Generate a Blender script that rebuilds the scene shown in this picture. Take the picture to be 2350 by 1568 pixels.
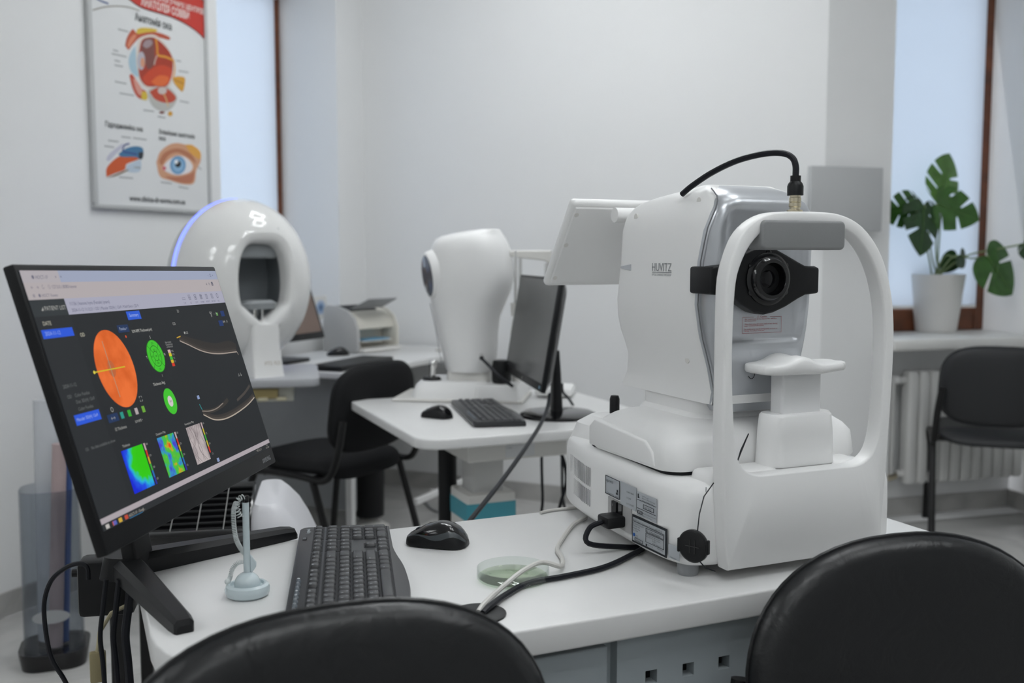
import bpy, bmesh, math, random
from mathutils import Vector, Matrix
random.seed(7)
scene = bpy.context.scene
C = scene.collection
for o in list(bpy.data.objects): bpy.data.objects.remove(o, do_unlink=True)

# ---------------------------------------------------------------- camera
ZC = 1.2
FPX, CX, CY = 2285.0, 1175.0, 784.0
PITCH = math.atan(194 / 2285.0)
cam = bpy.data.cameras.new('camera')
cam.lens = 36.0 * FPX / 2350.0
cam.sensor_width = 36.0
cam.clip_start = 0.05
cam.dof.use_dof = True
cam.dof.focus_distance = 1.55
cam.dof.aperture_fstop = 4.0
cam_o = bpy.data.objects.new('camera', cam)
cam_o.location = (0, 0, ZC)
cam_o.rotation_euler = (math.pi / 2 - PITCH, 0, 0)
C.objects.link(cam_o)
scene.camera = cam_o

# ---------------------------------------------------------------- light: overcast daylight outside, LED frames on the ceiling
LAMP = 23.0          # emission of the ceiling LED frames
world = bpy.data.worlds.new('daylight')
scene.world = world
world.use_nodes = True
bg = world.node_tree.nodes['Background']
bg.inputs[0].default_value = (0.95, 0.96, 1.0, 1)
bg.inputs[1].default_value = 2.6
vs = scene.view_settings
vs.view_transform = 'Standard'
vs.look = 'None'
vs.exposure = 0.0
vs.gamma = 1.0
vs.use_curve_mapping = False

# ---------------------------------------------------------------- pixel helpers (direction only; distance from the plane touched)
def ray(x, y):
    a = (x - CX) / FPX; b = -(y - CY) / FPX
    c, s = math.cos(PITCH), math.sin(PITCH)
    return Vector((a, c + s * b, -s + c * b))
def atz(x, y, z):
    r = ray(x, y); return Vector((0, 0, ZC)) + r * ((z - ZC) / r.z)
def aty(x, y, Y):
    r = ray(x, y); return Vector((0, 0, ZC)) + r * (Y / r.y)
def onplane(x, y, p, nrm):
    r = ray(x, y); o = Vector((0, 0, ZC)); p = Vector(p); nrm = Vector(nrm)
    return o + r * (nrm.dot(p - o) / nrm.dot(r))

# ---------------------------------------------------------------- materials
MATS = {}
def mat(name, col=(.8, .8, .8), rough=.5, metal=0., var=0., vscale=8., bump=0., bscale=60., spec=.5, trans=0., ior=1.45, coat=0., alpha=1.0, btype='noise'):
    if name in MATS: return MATS[name]
    m = bpy.data.materials.new(name); m.use_nodes = True
    nt = m.node_tree; b = nt.nodes['Principled BSDF']
    b.inputs['Base Color'].default_value = (*col, 1)
    b.inputs['Roughness'].default_value = rough
    b.inputs['Metallic'].default_value = metal
    b.inputs['Specular IOR Level'].default_value = spec
    b.inputs['Transmission Weight'].default_value = trans
    b.inputs['IOR'].default_value = ior
    b.inputs['Coat Weight'].default_value = coat
    b.inputs['Alpha'].default_value = alpha
    tc = nt.nodes.new('ShaderNodeTexCoord')
    if var > 0:
        n = nt.nodes.new('ShaderNodeTexNoise'); n.inputs['Scale'].default_value = vscale; n.inputs['Detail'].default_value = 5
        r = nt.nodes.new('ShaderNodeValToRGB')
        r.color_ramp.elements[0].position = .3; r.color_ramp.elements[1].position = .7
        r.color_ramp.elements[0].color = (*[max(0, c * (1 - var)) for c in col], 1)
        r.color_ramp.elements[1].color = (*[min(1, c * (1 + var)) for c in col], 1)
        nt.links.new(tc.outputs['Object'], n.inputs['Vector']); nt.links.new(n.outputs['Fac'], r.inputs['Fac'])
        nt.links.new(r.outputs['Color'], b.inputs['Base Color'])
    if bump > 0:
        if btype == 'noise':
            n = nt.nodes.new('ShaderNodeTexNoise'); n.inputs['Detail'].default_value = 4; out = n.outputs['Fac']
        else:
            n = nt.nodes.new('ShaderNodeTexVoronoi'); n.feature = 'DISTANCE_TO_EDGE'; out = n.outputs['Distance']
        n.inputs['Scale'].default_value = bscale
        bp = nt.nodes.new('ShaderNodeBump'); bp.inputs['Strength'].default_value = bump; bp.inputs['Distance'].default_value = .002
        nt.links.new(tc.outputs['Object'], n.inputs['Vector']); nt.links.new(out, bp.inputs['Height'])
        nt.links.new(bp.outputs['Normal'], b.inputs['Normal'])
    MATS[name] = m
    return m
def emat(name, col, strength=1.0, base=(0.003, 0.003, 0.003)):
    if name in MATS: return MATS[name]
    m = mat(name, base, .6, spec=.15)
    b = m.node_tree.nodes['Principled BSDF']
    b.inputs['Emission Color'].default_value = (*col, 1); b.inputs['Emission Strength'].default_value = strength
    return m
def s2l(h):
    v = [int(h[i:i + 2], 16) / 255 for i in (0, 2, 4)]
    return tuple(c / 12.92 if c <= .04045 else ((c + .055) / 1.055) ** 2.4 for c in v)
def ink(h, rough=.6): return mat('ink_' + h, s2l(h), rough)
def glow(h, k=1.0): return emat('screen_%s_%s' % (h, k), s2l(h), k * .86)

M_wall = mat('wall_paint', (.82, .825, .825), .85, var=.012, vscale=1.3, bump=.08, bscale=220)
M_ceil = mat('ceiling_paint', (.82, .82, .81), .9, bump=.05, bscale=200)
M_sill = mat('sill_stone', (.72, .72, .70), .35, var=.03, vscale=6)
M_frame = mat('window_wood', (.135, .042, .016), .38, var=.35, vscale=14, bump=.1, bscale=40)
M_grout = mat('grout', (.38, .38, .37), .9)
M_lam = mat('white_laminate', (.74, .74, .735), .32, var=.02, vscale=3, bump=.03, bscale=500)
M_lamedge = mat('laminate_edge', (.60, .595, .58), .45, var=.03, vscale=5)
M_cab = mat('bluegrey_board', (.34, .38, .40), .42, var=.06, vscale=4, bump=.05, bscale=350)
M_dark = mat('recess_shade', (.012, .013, .016), .7)  # near-black standing in for shade inside gaps and slots
M_white = mat('white_plastic', (.87, .87, .865), .34, bump=.02, bscale=700)
M_white2 = mat('warm_white_plastic', (.74, .73, .70), .4, bump=.02, bscale=600)
M_gloss = mat('glossy_white', (.80, .80, .79), .12, coat=.5)
M_silver = mat('silver_paint', (.56, .58, .61), .30, metal=.6, bump=.015, bscale=900)
M_grey = mat('grey_plastic', (.30, .31, .32), .5, bump=.03, bscale=500)
M_pad = mat('grey_rubber', (.245, .25, .255), .55, bump=.04, bscale=600)
M_black = mat('black_plastic', (.0065, .007, .008), .42, spec=.35, bump=.05, bscale=500)
M_blackg = mat('gloss_black', (.004, .004, .005), .14, coat=.25)
M_cable = mat('black_cable', (.006, .007, .011), .42, spec=.35)
M_wcable = mat('white_cable', (.62, .61, .58), .45)
M_key = mat('key_plastic', (.040, .041, .044), .38, bump=.06, bscale=900)
M_kbody = mat('keyboard_shell', (.030, .031, .034), .35, bump=.05, bscale=700)
M_mkey = mat('media_key', (.11, .13, .15), .3)
M_leg = mat('black_metal', (.007, .007, .0075), .4, spec=.4)
M_chrome = mat('chrome', (.75, .75, .74), .18, metal=1.)
M_brass = mat('connector_metal', (.62, .56, .42), .28, metal=1.)
M_fabric = mat('chair_fabric', (.011, .0115, .0125), .8, spec=.25, bump=.3, bscale=350)
M_shell = mat('chair_shell', (.010, .0105, .0115), .5, spec=.35, bump=.06, bscale=300)
def thin_clear(name, col, gloss=.035, rough=.03):      # thin clear sheet: tinted transmission plus a mirror-like surface
    m = bpy.data.materials.new(name); m.use_nodes = True; nt = m.node_tree; nt.nodes.clear()
    o = nt.nodes.new('ShaderNodeOutputMaterial'); t = nt.nodes.new('ShaderNodeBsdfTransparent'); t.inputs[0].default_value = (*col, 1)
    g = nt.nodes.new('ShaderNodeBsdfGlossy'); g.inputs['Roughness'].default_value = rough
    lw = nt.nodes.new('ShaderNodeLayerWeight'); pw_ = nt.nodes.new('ShaderNodeMath'); pw_.operation = 'POWER'; pw_.inputs[1].default_value = 4.0
    f = nt.nodes.new('ShaderNodeMath'); f.operation = 'MULTIPLY_ADD'; f.inputs[1].default_value = .55; f.inputs[2].default_value = gloss
    nt.links.new(lw.outputs['Facing'], pw_.inputs[0]); nt.links.new(pw_.outputs[0], f.inputs[0])
    tc = nt.nodes.new('ShaderNodeTexCoord'); n = nt.nodes.new('ShaderNodeTexNoise'); n.inputs['Scale'].default_value = 30
    bp = nt.nodes.new('ShaderNodeBump'); bp.inputs['Strength'].default_value = .03
    nt.links.new(tc.outputs['Object'], n.inputs['Vector']); nt.links.new(n.outputs['Fac'], bp.inputs['Height']); nt.links.new(bp.outputs['Normal'], g.inputs['Normal'])
    mx = nt.nodes.new('ShaderNodeMixShader'); nt.links.new(f.outputs[0], mx.inputs[0]); nt.links.new(t.outputs[0], mx.inputs[1]); nt.links.new(g.outputs[0], mx.inputs[2]); nt.links.new(mx.outputs[0], o.inputs[0])
    MATS[name] = m; return m
M_glass = thin_clear('clear_glass', (.93, .955, .94))
M_pane = thin_clear('window_glass', (.95, .97, .97))
M_acryl = thin_clear('clear_acrylic', (.80, .82, .845), rough=.12)
M_lens = mat('lens_glass', (.004, .004, .006), .06, spec=.35)
M_pot = mat('white_ceramic', (.72, .71, .69), .45)
M_soil = mat('soil', (.03, .02, .013), .95, bump=.5, bscale=90)
M_rad = mat('radiator_enamel', (.70, .70, .685), .35)
M_penb = mat('pale_blue_plastic', (.60, .69, .72), .22, coat=.3)
M_paper = mat('paper', (.76, .76, .75), .8)

def leather():
    m = mat('black_leather', (.0060, .0066, .0078), .36, spec=.55)
    nt = m.node_tree; b = nt.nodes['Principled BSDF']; tc = nt.nodes.new('ShaderNodeTexCoord')
    v = nt.nodes.new('ShaderNodeTexVoronoi'); v.inputs['Scale'].default_value = 330; v.feature = 'F1'
    n = nt.nodes.new('ShaderNodeTexNoise'); n.inputs['Scale'].default_value = 17; n.inputs['Detail'].default_value = 5; n.inputs['Distortion'].default_value = 2.2
    n2 = nt.nodes.new('ShaderNodeTexNoise'); n2.inputs['Scale'].default_value = 5
    bp = nt.nodes.new('ShaderNodeBump'); bp.inputs['Strength'].default_value = .42; bp.inputs['Distance'].default_value = .004
    for x in (v, n, n2): nt.links.new(tc.outputs['Object'], x.inputs['Vector'])
    bp2 = nt.nodes.new('ShaderNodeBump'); bp2.inputs['Strength'].default_value = .07; bp2.inputs['Distance'].default_value = .0012
    nt.links.new(n.outputs['Fac'], bp.inputs['Height']); nt.links.new(v.outputs['Distance'], bp2.inputs['Height'])
    nt.links.new(bp.outputs['Normal'], bp2.inputs['Normal']); nt.links.new(bp2.outputs['Normal'], b.inputs['Normal'])
    mr = nt.nodes.new('ShaderNodeMapRange'); mr.inputs['To Min'].default_value = .26; mr.inputs['To Max'].default_value = .42
    nt.links.new(n2.outputs['Fac'], mr.inputs['Value']); nt.links.new(mr.outputs['Result'], b.inputs['Roughness'])
    return m
M_leather = leather()

def marble(name, base, vein, rough):
    m = mat(name, base, rough); nt = m.node_tree; b = nt.nodes['Principled BSDF']
    tc = nt.nodes.new('ShaderNodeTexCoord'); g = nt.nodes.new('ShaderNodeNewGeometry')
    n = nt.nodes.new('ShaderNodeTexNoise'); n.inputs['Scale'].default_value = 1.6; n.inputs['Detail'].default_value = 8; n.inputs['Distortion'].default_value = 2.2
    r = nt.nodes.new('ShaderNodeValToRGB'); e = r.color_ramp.elements
    e[0].position = .40; e[0].color = (*base, 1); e[1].position = .62; e[1].color = (*base, 1)
    k = r.color_ramp.elements.new(.5); k.color = (*vein, 1)
    nt.links.new(g.outputs['Position'], n.inputs['Vector']); nt.links.new(n.outputs['Fac'], r.inputs['Fac']); nt.links.new(r.outputs['Color'], b.inputs['Base Color'])
    return m
M_tile = marble('marble_tile', (.56, .555, .54), (.485, .48, .468), .22)
M_base = marble('marble_skirting', (.46, .455, .44), (.36, .355, .345), .3)

def blind_mat():
    m = bpy.data.materials.new('blind_fabric'); m.use_nodes = True; nt = m.node_tree; nt.nodes.clear()
    o = nt.nodes.new('ShaderNodeOutputMaterial'); d = nt.nodes.new('ShaderNodeBsdfDiffuse'); t = nt.nodes.new('ShaderNodeBsdfTranslucent')
    d.inputs[0].default_value = (.80, .80, .80, 1); t.inputs[0].default_value = (.70, .76, .84, 1)
    mx = nt.nodes.new('ShaderNodeMixShader'); mx.inputs[0].default_value = .62
    tc = nt.nodes.new('ShaderNodeTexCoord'); w = nt.nodes.new('ShaderNodeTexWave'); w.inputs['Scale'].default_value = 120
    bp = nt.nodes.new('ShaderNodeBump'); bp.inputs['Strength'].default_value = .05
    nt.links.new(tc.outputs['Object'], w.inputs['Vector']); nt.links.new(w.outputs['Fac'], bp.inputs['Height']); nt.links.new(bp.outputs['Normal'], d.inputs['Normal'])
    nt.links.new(d.outputs[0], mx.inputs[1]); nt.links.new(t.outputs[0], mx.inputs[2]); nt.links.new(mx.outputs[0], o.inputs[0])
    return m
M_blind = blind_mat()

# ---------------------------------------------------------------- mesh builder
TXT = {}
def text_mesh(s, bold=False):
    if (s, bold) in TXT: return TXT[(s, bold)]
    cu = bpy.data.curves.new('t', 'FONT'); cu.body = s; cu.size = 1.0; cu.resolution_u = 2; cu.offset = .022 if bold else 0
    o = bpy.data.objects.new('t', cu); C.objects.link(o)
    me = bpy.data.meshes.new_from_object(o)
    vsx = [tuple(v.co) for v in me.vertices]; fs = [list(p.vertices) for p in me.polygons]
    bpy.data.objects.remove(o, do_unlink=True); bpy.data.curves.remove(cu); bpy.data.meshes.remove(me)
    TXT[(s, bold)] = (vsx, fs)
    return TXT[(s, bold)]

def rr(x0, x1, y0, y1, r, n=5):
    r = max(1e-5, min(r, (x1 - x0) / 2 - 1e-6, (y1 - y0) / 2 - 1e-6)); out = []
    for cx, cy, a0 in ((x1 - r, y0 + r, -90), (x1 - r, y1 - r, 0), (x0 + r, y1 - r, 90), (x0 + r, y0 + r, 180)):
        for i in range(n + 1):
            a = math.radians(a0 + 90 * i / n); out.append((cx + r * math.cos(a), cy + r * math.sin(a)))
    return out
def catmull(pts, k=6):
    P = [Vector(p) for p in pts]; P = [P[0] * 2 - P[1]] + P + [P[-1] * 2 - P[-2]]; out = []
    for i in range(1, len(P) - 2):
        a, b, c, d = P[i - 1:i + 3]
        for j in range(k):
            t = j / k
            out.append(.5 * ((2 * b) + (c - a) * t + (2 * a - 5 * b + 4 * c - d) * t * t + (3 * b - a - 3 * c + d) * t ** 3))
    out.append(P[-2]); return out
def interp(tab, z):
    if z <= tab[0][0]: return tab[0][1]
    for (a, b), (c, d) in zip(tab, tab[1:]):
        if z <= c: return b + (d - b) * (z - a) / (c - a)
    return tab[-1][1]

class MB:
    def __init__(s): s.v = []; s.f = []
    def add(s, vv, ff, M=None):
        o = len(s.v)
        s.v += [tuple(M @ Vector(p)) for p in vv] if M is not None else [tuple(p) for p in vv]
        s.f += [[i + o for i in f] for f in ff]; return s
    def box(s, c, size, rz=0, M=None):
        x, y, z = [k / 2 for k in size]
        vv = [(-x, -y, -z), (x, -y, -z), (x, y, -z), (-x, y, -z), (-x, -y, z), (x, -y, z), (x, y, z), (-x, y, z)]
        T = Matrix.Translation(c) @ Matrix.Rotation(rz, 4, 'Z')
        if M is not None: T = M @ T
        return s.add(vv, [(0, 3, 2, 1), (4, 5, 6, 7), (0, 1, 5, 4), (1, 2, 6, 5), (2, 3, 7, 6), (3, 0, 4, 7)], T)
    def rbox(s, c, size, r=.005, seg=2, M=None):
        bm = bmesh.new(); bmesh.ops.create_cube(bm, size=1)
        for v in bm.verts: v.co = Vector((v.co.x * size[0], v.co.y * size[1], v.co.z * size[2]))
        bmesh.ops.bevel(bm, geom=bm.edges[:], offset=min(r, min(size) * .49), segments=seg, affect='EDGES', profile=.5)
        T = Matrix.Translation(c)
        if M is not None: T = M @ T
        bm.verts.index_update()
        s.add([v.co for v in bm.verts], [[v.index for v in f.verts] for f in bm.faces], T); bm.free(); return s
    def tube(s, pts, r, n=8, closed=False, sx=1.0):
        P = [Vector(p) for p in pts]; N = len(P); vv = []; ff = []
        up = None
        for i in range(N):
            t = (P[(i + 1) % N] - P[i - 1]) if closed else (P[min(i + 1, N - 1)] - P[max(i - 1, 0)])
            t.normalize()
            if up is None:
                up = Vector((0, 0, 1)) if abs(t.z) < .9 else Vector((1, 0, 0))
            up = (up - t * up.dot(t))
            if up.length < 1e-6: up = t.orthogonal()
            up.normalize(); sd = t.cross(up)
            rad = r[i] if isinstance(r, (list, tuple)) else r
            for k in range(n):
                a = 2 * math.pi * k / n; vv.append(P[i] + (up * math.cos(a) * sx + sd * math.sin(a)) * rad)
        R = N if closed else N - 1
        for i in range(R):
            for k in range(n):
                a = i * n + k; b = i * n + (k + 1) % n; c = ((i + 1) % N) * n + (k + 1) % n; d = ((i + 1) % N) * n + k
                ff.append((a, b, c, d))
        if not closed:
            ff.append(list(range(n))[::-1]); ff.append([(N - 1) * n + k for k in range(n)])
        return s.add(vv, ff)
    def lathe(s, prof, n=24, M=None, sx=1., sy=1.):
        vv = []; ff = []; m = len(prof)
        for r, z in prof:
            for k in range(n):
                a = 2 * math.pi * k / n; vv.append((r * math.cos(a) * sx, r * math.sin(a) * sy, z))
        for i in range(m - 1):
            for k in range(n): ff.append((i * n + k, i * n + (k + 1) % n, (i + 1) * n + (k + 1) % n, (i + 1) * n + k))
        if prof[0][0] > 1e-6: ff.append(list(range(n))[::-1])
        if prof[-1][0] > 1e-6: ff.append([(m - 1) * n + k for k in range(n)])
        return s.add(vv, ff, M)
    def loft(s, loops, cap=(True, True), closed=True, M=None):
        n = len(loops[0]); vv = [p for L in loops for p in L]; ff = []
        for i in range(len(loops) - 1):
            for k in range(n if closed else n - 1):
                ff.append((i * n + k, i * n + (k + 1) % n, (i + 1) * n + (k + 1) % n, (i + 1) * n + k))
        if cap[0]: ff.append(list(range(n))[::-1])
        if cap[1]: ff.append([(len(loops) - 1) * n + k for k in range(n)])
        return s.add(vv, ff, M)
    def levels(s, L, n=5, M=None):          # L: (z, x0, x1, y0, y1, r) rounded sections stacked in z
        return s.loft([[(x, y, l[0]) for x, y in rr(l[1], l[2], l[3], l[4], l[5], n)] for l in L], M=M)
    def prism(s, poly, a, b, plane='xy', M=None):
        f = {'xy': lambda p, h: (p[0], p[1], h), 'xz': lambda p, h: (p[0], h, p[1]), 'yz': lambda p, h: (h, p[0], p[1])}[plane]
        return s.loft([[f(p, a) for p in poly], [f(p, b) for p in poly]], M=M)
    def ring(s, outer, inner, a, b, plane='xz', M=None):   # plate with a hole, same point count
        f = {'xy': lambda p, h: (p[0], p[1], h), 'xz': lambda p, h: (p[0], h, p[1]), 'yz': lambda p, h: (h, p[0], p[1])}[plane]
        L = [[f(p, a) for p in outer], [f(p, b) for p in outer], [f(p, b) for p in inner], [f(p, a) for p in inner]]
        return s.loft(L + [L[0]], cap=(False, False), M=M)
    def text(s, t, size, M, align='l', wid=None, bold=False):
        vv, ff = text_mesh(t, bold)
        if not vv: return s
        xs = [p[0] for p in vv]; w = max(xs) - min(xs); k = size; kx = size
        if wid: kx = wid / max(w, 1e-6)
        off = {'l': min(xs), 'c': (min(xs) + max(xs)) / 2, 'r': max(xs)}[align]
        return s.add([((p[0] - off) * kx, p[1] * k, 0) for p in vv], ff, M)
    def sphere(s, c, r, n=16, m=10, sc=(1, 1, 1)):
        prof = [(math.sin(math.pi * i / m), -math.cos(math.pi * i / m)) for i in range(m + 1)]
        prof[0] = (0.0001, -1); prof[-1] = (0.0001, 1)
        return s.lathe(prof, n, Matrix.Translation(c) @ Matrix.Diagonal((r * sc[0], r * sc[1], r * sc[2], 1)))
    def mesh(s, name, bevel=None, smooth=35, fix=True):
        bm = bmesh.new(); V = [bm.verts.new(p) for p in s.v]
        for f in s.f:
            try: bm.faces.new([V[i] for i in f])
            except ValueError: pass
        if fix:
            bmesh.ops.remove_doubles(bm, verts=bm.verts, dist=1e-6)
            bmesh.ops.recalc_face_normals(bm, faces=bm.faces)
        if bevel:
            es = [e for e in bm.edges if len(e.link_faces) == 2 and e.calc_face_angle(0) > math.radians(40)]
            bmesh.ops.bevel(bm, geom=es, offset=bevel[0], segments=bevel[1], affect='EDGES', profile=.5, clamp_overlap=True)
        me = bpy.data.meshes.new(name); bm.to_mesh(me); bm.free()
        if smooth:
            me.polygons.foreach_set('use_smooth', [True] * len(me.polygons))
            try: me.set_sharp_from_angle(angle=math.radians(smooth))
            except Exception: pass
        return me
    def build(s, name, m, parent=None, loc=(0, 0, 0), rot=(0, 0, 0), bevel=None, smooth=35, label=None, fix=True):
        me = s.mesh(name, bevel, smooth, fix); me.materials.append(m)
        return place(name, me, parent, loc, rot, label)
def place(name, me, parent=None, loc=(0, 0, 0), rot=(0, 0, 0), label=None):
    o = bpy.data.objects.new(name, me); C.objects.link(o); o.location = loc; o.rotation_euler = rot
    if parent is not None: o.parent = parent
    if label: o['label'] = label
    return o
def tag(o, label, cat, group=None, kind=None):
    o['label'] = label
    if cat: o['category'] = cat
    if group: o['group'] = group
    if kind: o['kind'] = kind
    return o
def thing(name, label, cat, loc=(0, 0, 0), rz=0, group=None, kind=None):
    o = bpy.data.objects.new(name, None); o.empty_display_size = .05; C.objects.link(o)
    o.location = loc; o.rotation_euler = (0, 0, rz)
    return tag(o, label, cat, group, kind)
def copy_tree(o, parent=None):
    c = o.copy(); C.objects.link(c); c.parent = parent
    for ch in list(o.children): copy_tree(ch, c)
    return c
def XZ(x, z, y=0):      # text/flat pieces standing in the local x-z plane, facing -y
    return Matrix.Translation((x, y, z)) @ Matrix.Rotation(math.pi / 2, 4, 'X')
def flat(pts, y, thick=.0006):   # thin plate in x-z plane facing -y
    return MB().prism(pts, y, y - thick, 'xz')
R = math.radians
# ================================================================ ROOM
H = 3.05
def unit(x, y): l = math.hypot(x, y); return (x / l, y / l)
DL = unit(.42, .91); DF = unit(.912, -.4105); DR = unit(1.096, .315)
C1 = (-.772, 5.255); C2 = (1.338, 4.305); F3 = (2.434, 4.62)
LL = 8.2
L0 = (C1[0] - DL[0] * LL, C1[1] - DL[1] * LL)
NR = (-DR[1], DR[0])                       # outward normal of the window wall on the right
F3o = (F3[0] + NR[0] * .39, F3[1] + NR[1] * .39)
RLEN = 7.0
R0 = (F3o[0] - NR[0] * RLEN, F3o[1] - NR[1] * RLEN)
ROOM = [L0, C1, C2, F3, R0]
def inside(x, y):
    c = False
    for i in range(len(ROOM)):
        (x1, y1), (x2, y2) = ROOM[i], ROOM[i - 1]
        if (y1 > y) != (y2 > y) and x < (x2 - x1) * (y - y1) / (y2 - y1) + x1: c = not c
    return c
def struct(name, mb, m, loc=(0, 0, 0), rz=0, label=None, **k):
    o = mb.build(name, m, None, loc, (0, 0, rz), **k); o['kind'] = 'structure'
    if label: o['label'] = label
    return o
def wall(name, a, b, label, openings=()):
    L = math.hypot(b[0] - a[0], b[1] - a[1]); rz = math.atan2(b[1] - a[1], b[0] - a[0]); mb = MB()
    def q(x0, x1, z0, z1):
        if x1 - x0 > 1e-4 and z1 - z0 > 1e-4: mb.add([(x0, 0, z0), (x1, 0, z0), (x1, 0, z1), (x0, 0, z1)], [(0, 1, 2, 3)])
    xs = sorted({0, L, *[o[0] for o in openings], *[min(o[1], L) for o in openings]})
    zs = sorted({0, H, *[o[2] for o in openings], *[o[3] for o in openings]})
    for x0, x1 in zip(xs, xs[1:]):
        for z0, z1 in zip(zs, zs[1:]):
            if not any(o[0] <= x0 + 1e-5 and x1 <= min(o[1], L) + 1e-5 and o[2] <= z0 + 1e-5 and z1 <= o[3] + 1e-5 for o in openings): q(x0, x1, z0, z1)
    for (x0, x1, z0, z1, d, back) in openings:
        mb.add([(x0, 0, z0), (x0, d, z0), (x0, d, z1), (x0, 0, z1)], [(0, 1, 2, 3)])
        mb.add([(x1, 0, z0), (x1, d, z0), (x1, d, z1), (x1, 0, z1)], [(0, 1, 2, 3)])
        mb.add([(x0, 0, z0), (x1, 0, z0), (x1, d, z0), (x0, d, z0)], [(0, 1, 2, 3)])
        mb.add([(x0, 0, z1), (x1, 0, z1), (x1, d, z1), (x0, d, z1)], [(0, 1, 2, 3)])
        if back: mb.add([(x0, d, z0), (x1, d, z0), (x1, d, z1), (x0, d, z1)], [(0, 1, 2, 3)])
    return struct(name, mb, M_wall, (a[0], a[1], 0), rz, label, smooth=0), rz, L
W1 = (LL - 1.10, LL - .237)
_, RZL, _ = wall('wall_left', L0, C1, 'white plaster wall carrying the framed eye poster', [(W1[0], W1[1], .85, 2.6, .40, False)])
_, RZF, _ = wall('wall_back', C1, C2, 'wide plain white wall behind the refractor table')
W2 = (.333, math.hypot(F3[0] - C2[0], F3[1] - C2[1]))
_, RZR, _ = wall('wall_back_right', C2, F3, 'white wall with the window sill and radiator niche', [(W2[0], W2[1], .84, 2.6, .39, False), (W2[0] + .03, W2[1], 0, .79, .12, True)])
wall('wall_right', F3o, R0, 'white wall beside the far window')
wall('wall_front', R0, L0, 'white wall closing the room')
mb = MB(); mb.add([(*p, H) for p in ROOM + []], [list(range(5))]); struct('ceiling', mb, M_ceil, label='flat white ceiling with square light frames', smooth=0)
mb = MB(); mb.add([(p[0], p[1], -.004) for p in [L0, (C1[0], C1[1] + .3), (F3o[0], F3o[1] + .2), (F3o[0] + .5, F3o[1]), R0]], [list(range(5))])
floor = struct('floor', mb, M_grout, label='pale grey marbled floor tiles', smooth=0)
tm = MB().box((0, 0, -.004), (.597, .597, .008)).mesh('floor_tile', (.0012, 1), 0); tm.materials.append(M_tile)
ang = math.atan2(DR[1], DR[0])
for i in range(-9, 12):
    for j in range(-3, 12):
        a, b = i * .6 + .1, j * .6 + .28
        x, y = a * math.cos(ang) - b * math.sin(ang), a * math.sin(ang) + b * math.cos(ang)
        if inside(x, y) and y > -.5: place('floor_tile', tm, floor, (x, y, 0), (0, 0, ang))
def skirting(name, a, b, inset=.0, label=None):
    L = math.hypot(b[0] - a[0], b[1] - a[1]); rz = math.atan2(b[1] - a[1], b[0] - a[0])
    mb = MB().box((L / 2, inset - .006, .042), (L, .012, .084))
    return struct(name, mb, M_base, (a[0], a[1], 0), rz, label or 'grey marble skirting along the wall', bevel=(.002, 1))
skirting('baseboard_left', L0, C1, label='grey marble skirting under the poster wall')
skirting('baseboard_back', C1, C2, label='grey marble skirting behind the refractor table')
nb0 = (C2[0] + DR[0] * .365, C2[1] + DR[1] * .365)
skirting('baseboard_back_right', nb0, F3, .12, label='grey marble skirting under the radiator')
skirting('baseboard_right', (F3o[0] - NR[0] * .27, F3o[1] - NR[1] * .27), R0, label='grey marble skirting beside the far chair')

# windows: wood frame, glass, sill; a roller blind hangs inside each
def window(name, base, rz, x0, x1, z0, z1, depth, label, sill):
    w = thing(name, label, None, (base[0], base[1], 0), rz, kind='structure')
    d = depth - .03; st = .062
    for xa in (x0 + st / 2, x1 - st / 2): MB().rbox((xa, d, (z0 + z1) / 2), (st, .06, z1 - z0), .006, 1).build('stile', M_frame, w)
    for za in (z0 + .055, z1 - .05): MB().rbox(((x0 + x1) / 2, d, za), (x1 - x0 - 2 * st, .058, .11), .006, 1).build('rail', M_frame, w)
    MB().box(((x0 + x1) / 2, d + .012, (z0 + z1) / 2), (x1 - x0 - 2 * st, .005, z1 - z0 - .2)).build('pane', M_pane, w)
    if sill: MB().rbox(((x0 + x1) / 2 + .02, depth / 2 - .065, z0 - .024), (x1 - x0 + .1, depth + .07, .05), .012, 2).build('sill', M_sill, w)
    else: MB().rbox(((x0 + x1) / 2, depth / 2 - .03, z0 + .001), (x1 - x0 - .004, depth - .05, .016), .004, 1).build('sill', M_sill, w)
    return w
def blind(base, rz, x0, x1, z0, z1, depth, label):
    b = thing('roller_blind', label, 'blind', (base[0], base[1], 0), rz)
    y = depth - .068; st = .062
    a0, a1 = x0 + .012, x1 - st + .004
    MB().box(((a0 + a1) / 2, y, (z0 + z1) / 2), (a1 - a0, .0012, z1 - z0)).build('fabric', M_blind, b)
    MB().rbox(((a0 + a1) / 2, y - .006, z1 + .03), (a1 - a0 + .01, .058, .066), .012, 2).build('cassette', M_white, b)
    MB().rbox(((a0 + a1) / 2, y, z0 - .006), (a1 - a0, .010, .016), .004, 1).build('bottom_bar', M_white, b)
    return b
window('window_1', L0, RZL, W1[0], W1[1], .85, 2.6, .40, 'brown wooden window right of the eye poster', False)
blind(L0, RZL, W1[0], W1[1], .97, 2.49, .40, 'pale roller blind glowing beside the eye poster')
window('window_2', C2, RZR, W2[0], W2[1], .84, 2.6, .39, 'brown wooden window behind the potted monstera', True)
blind(C2, RZR, W2[0], W2[1], .965, 2.465, .39, 'pale roller blind glowing behind the potted monstera')

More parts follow.
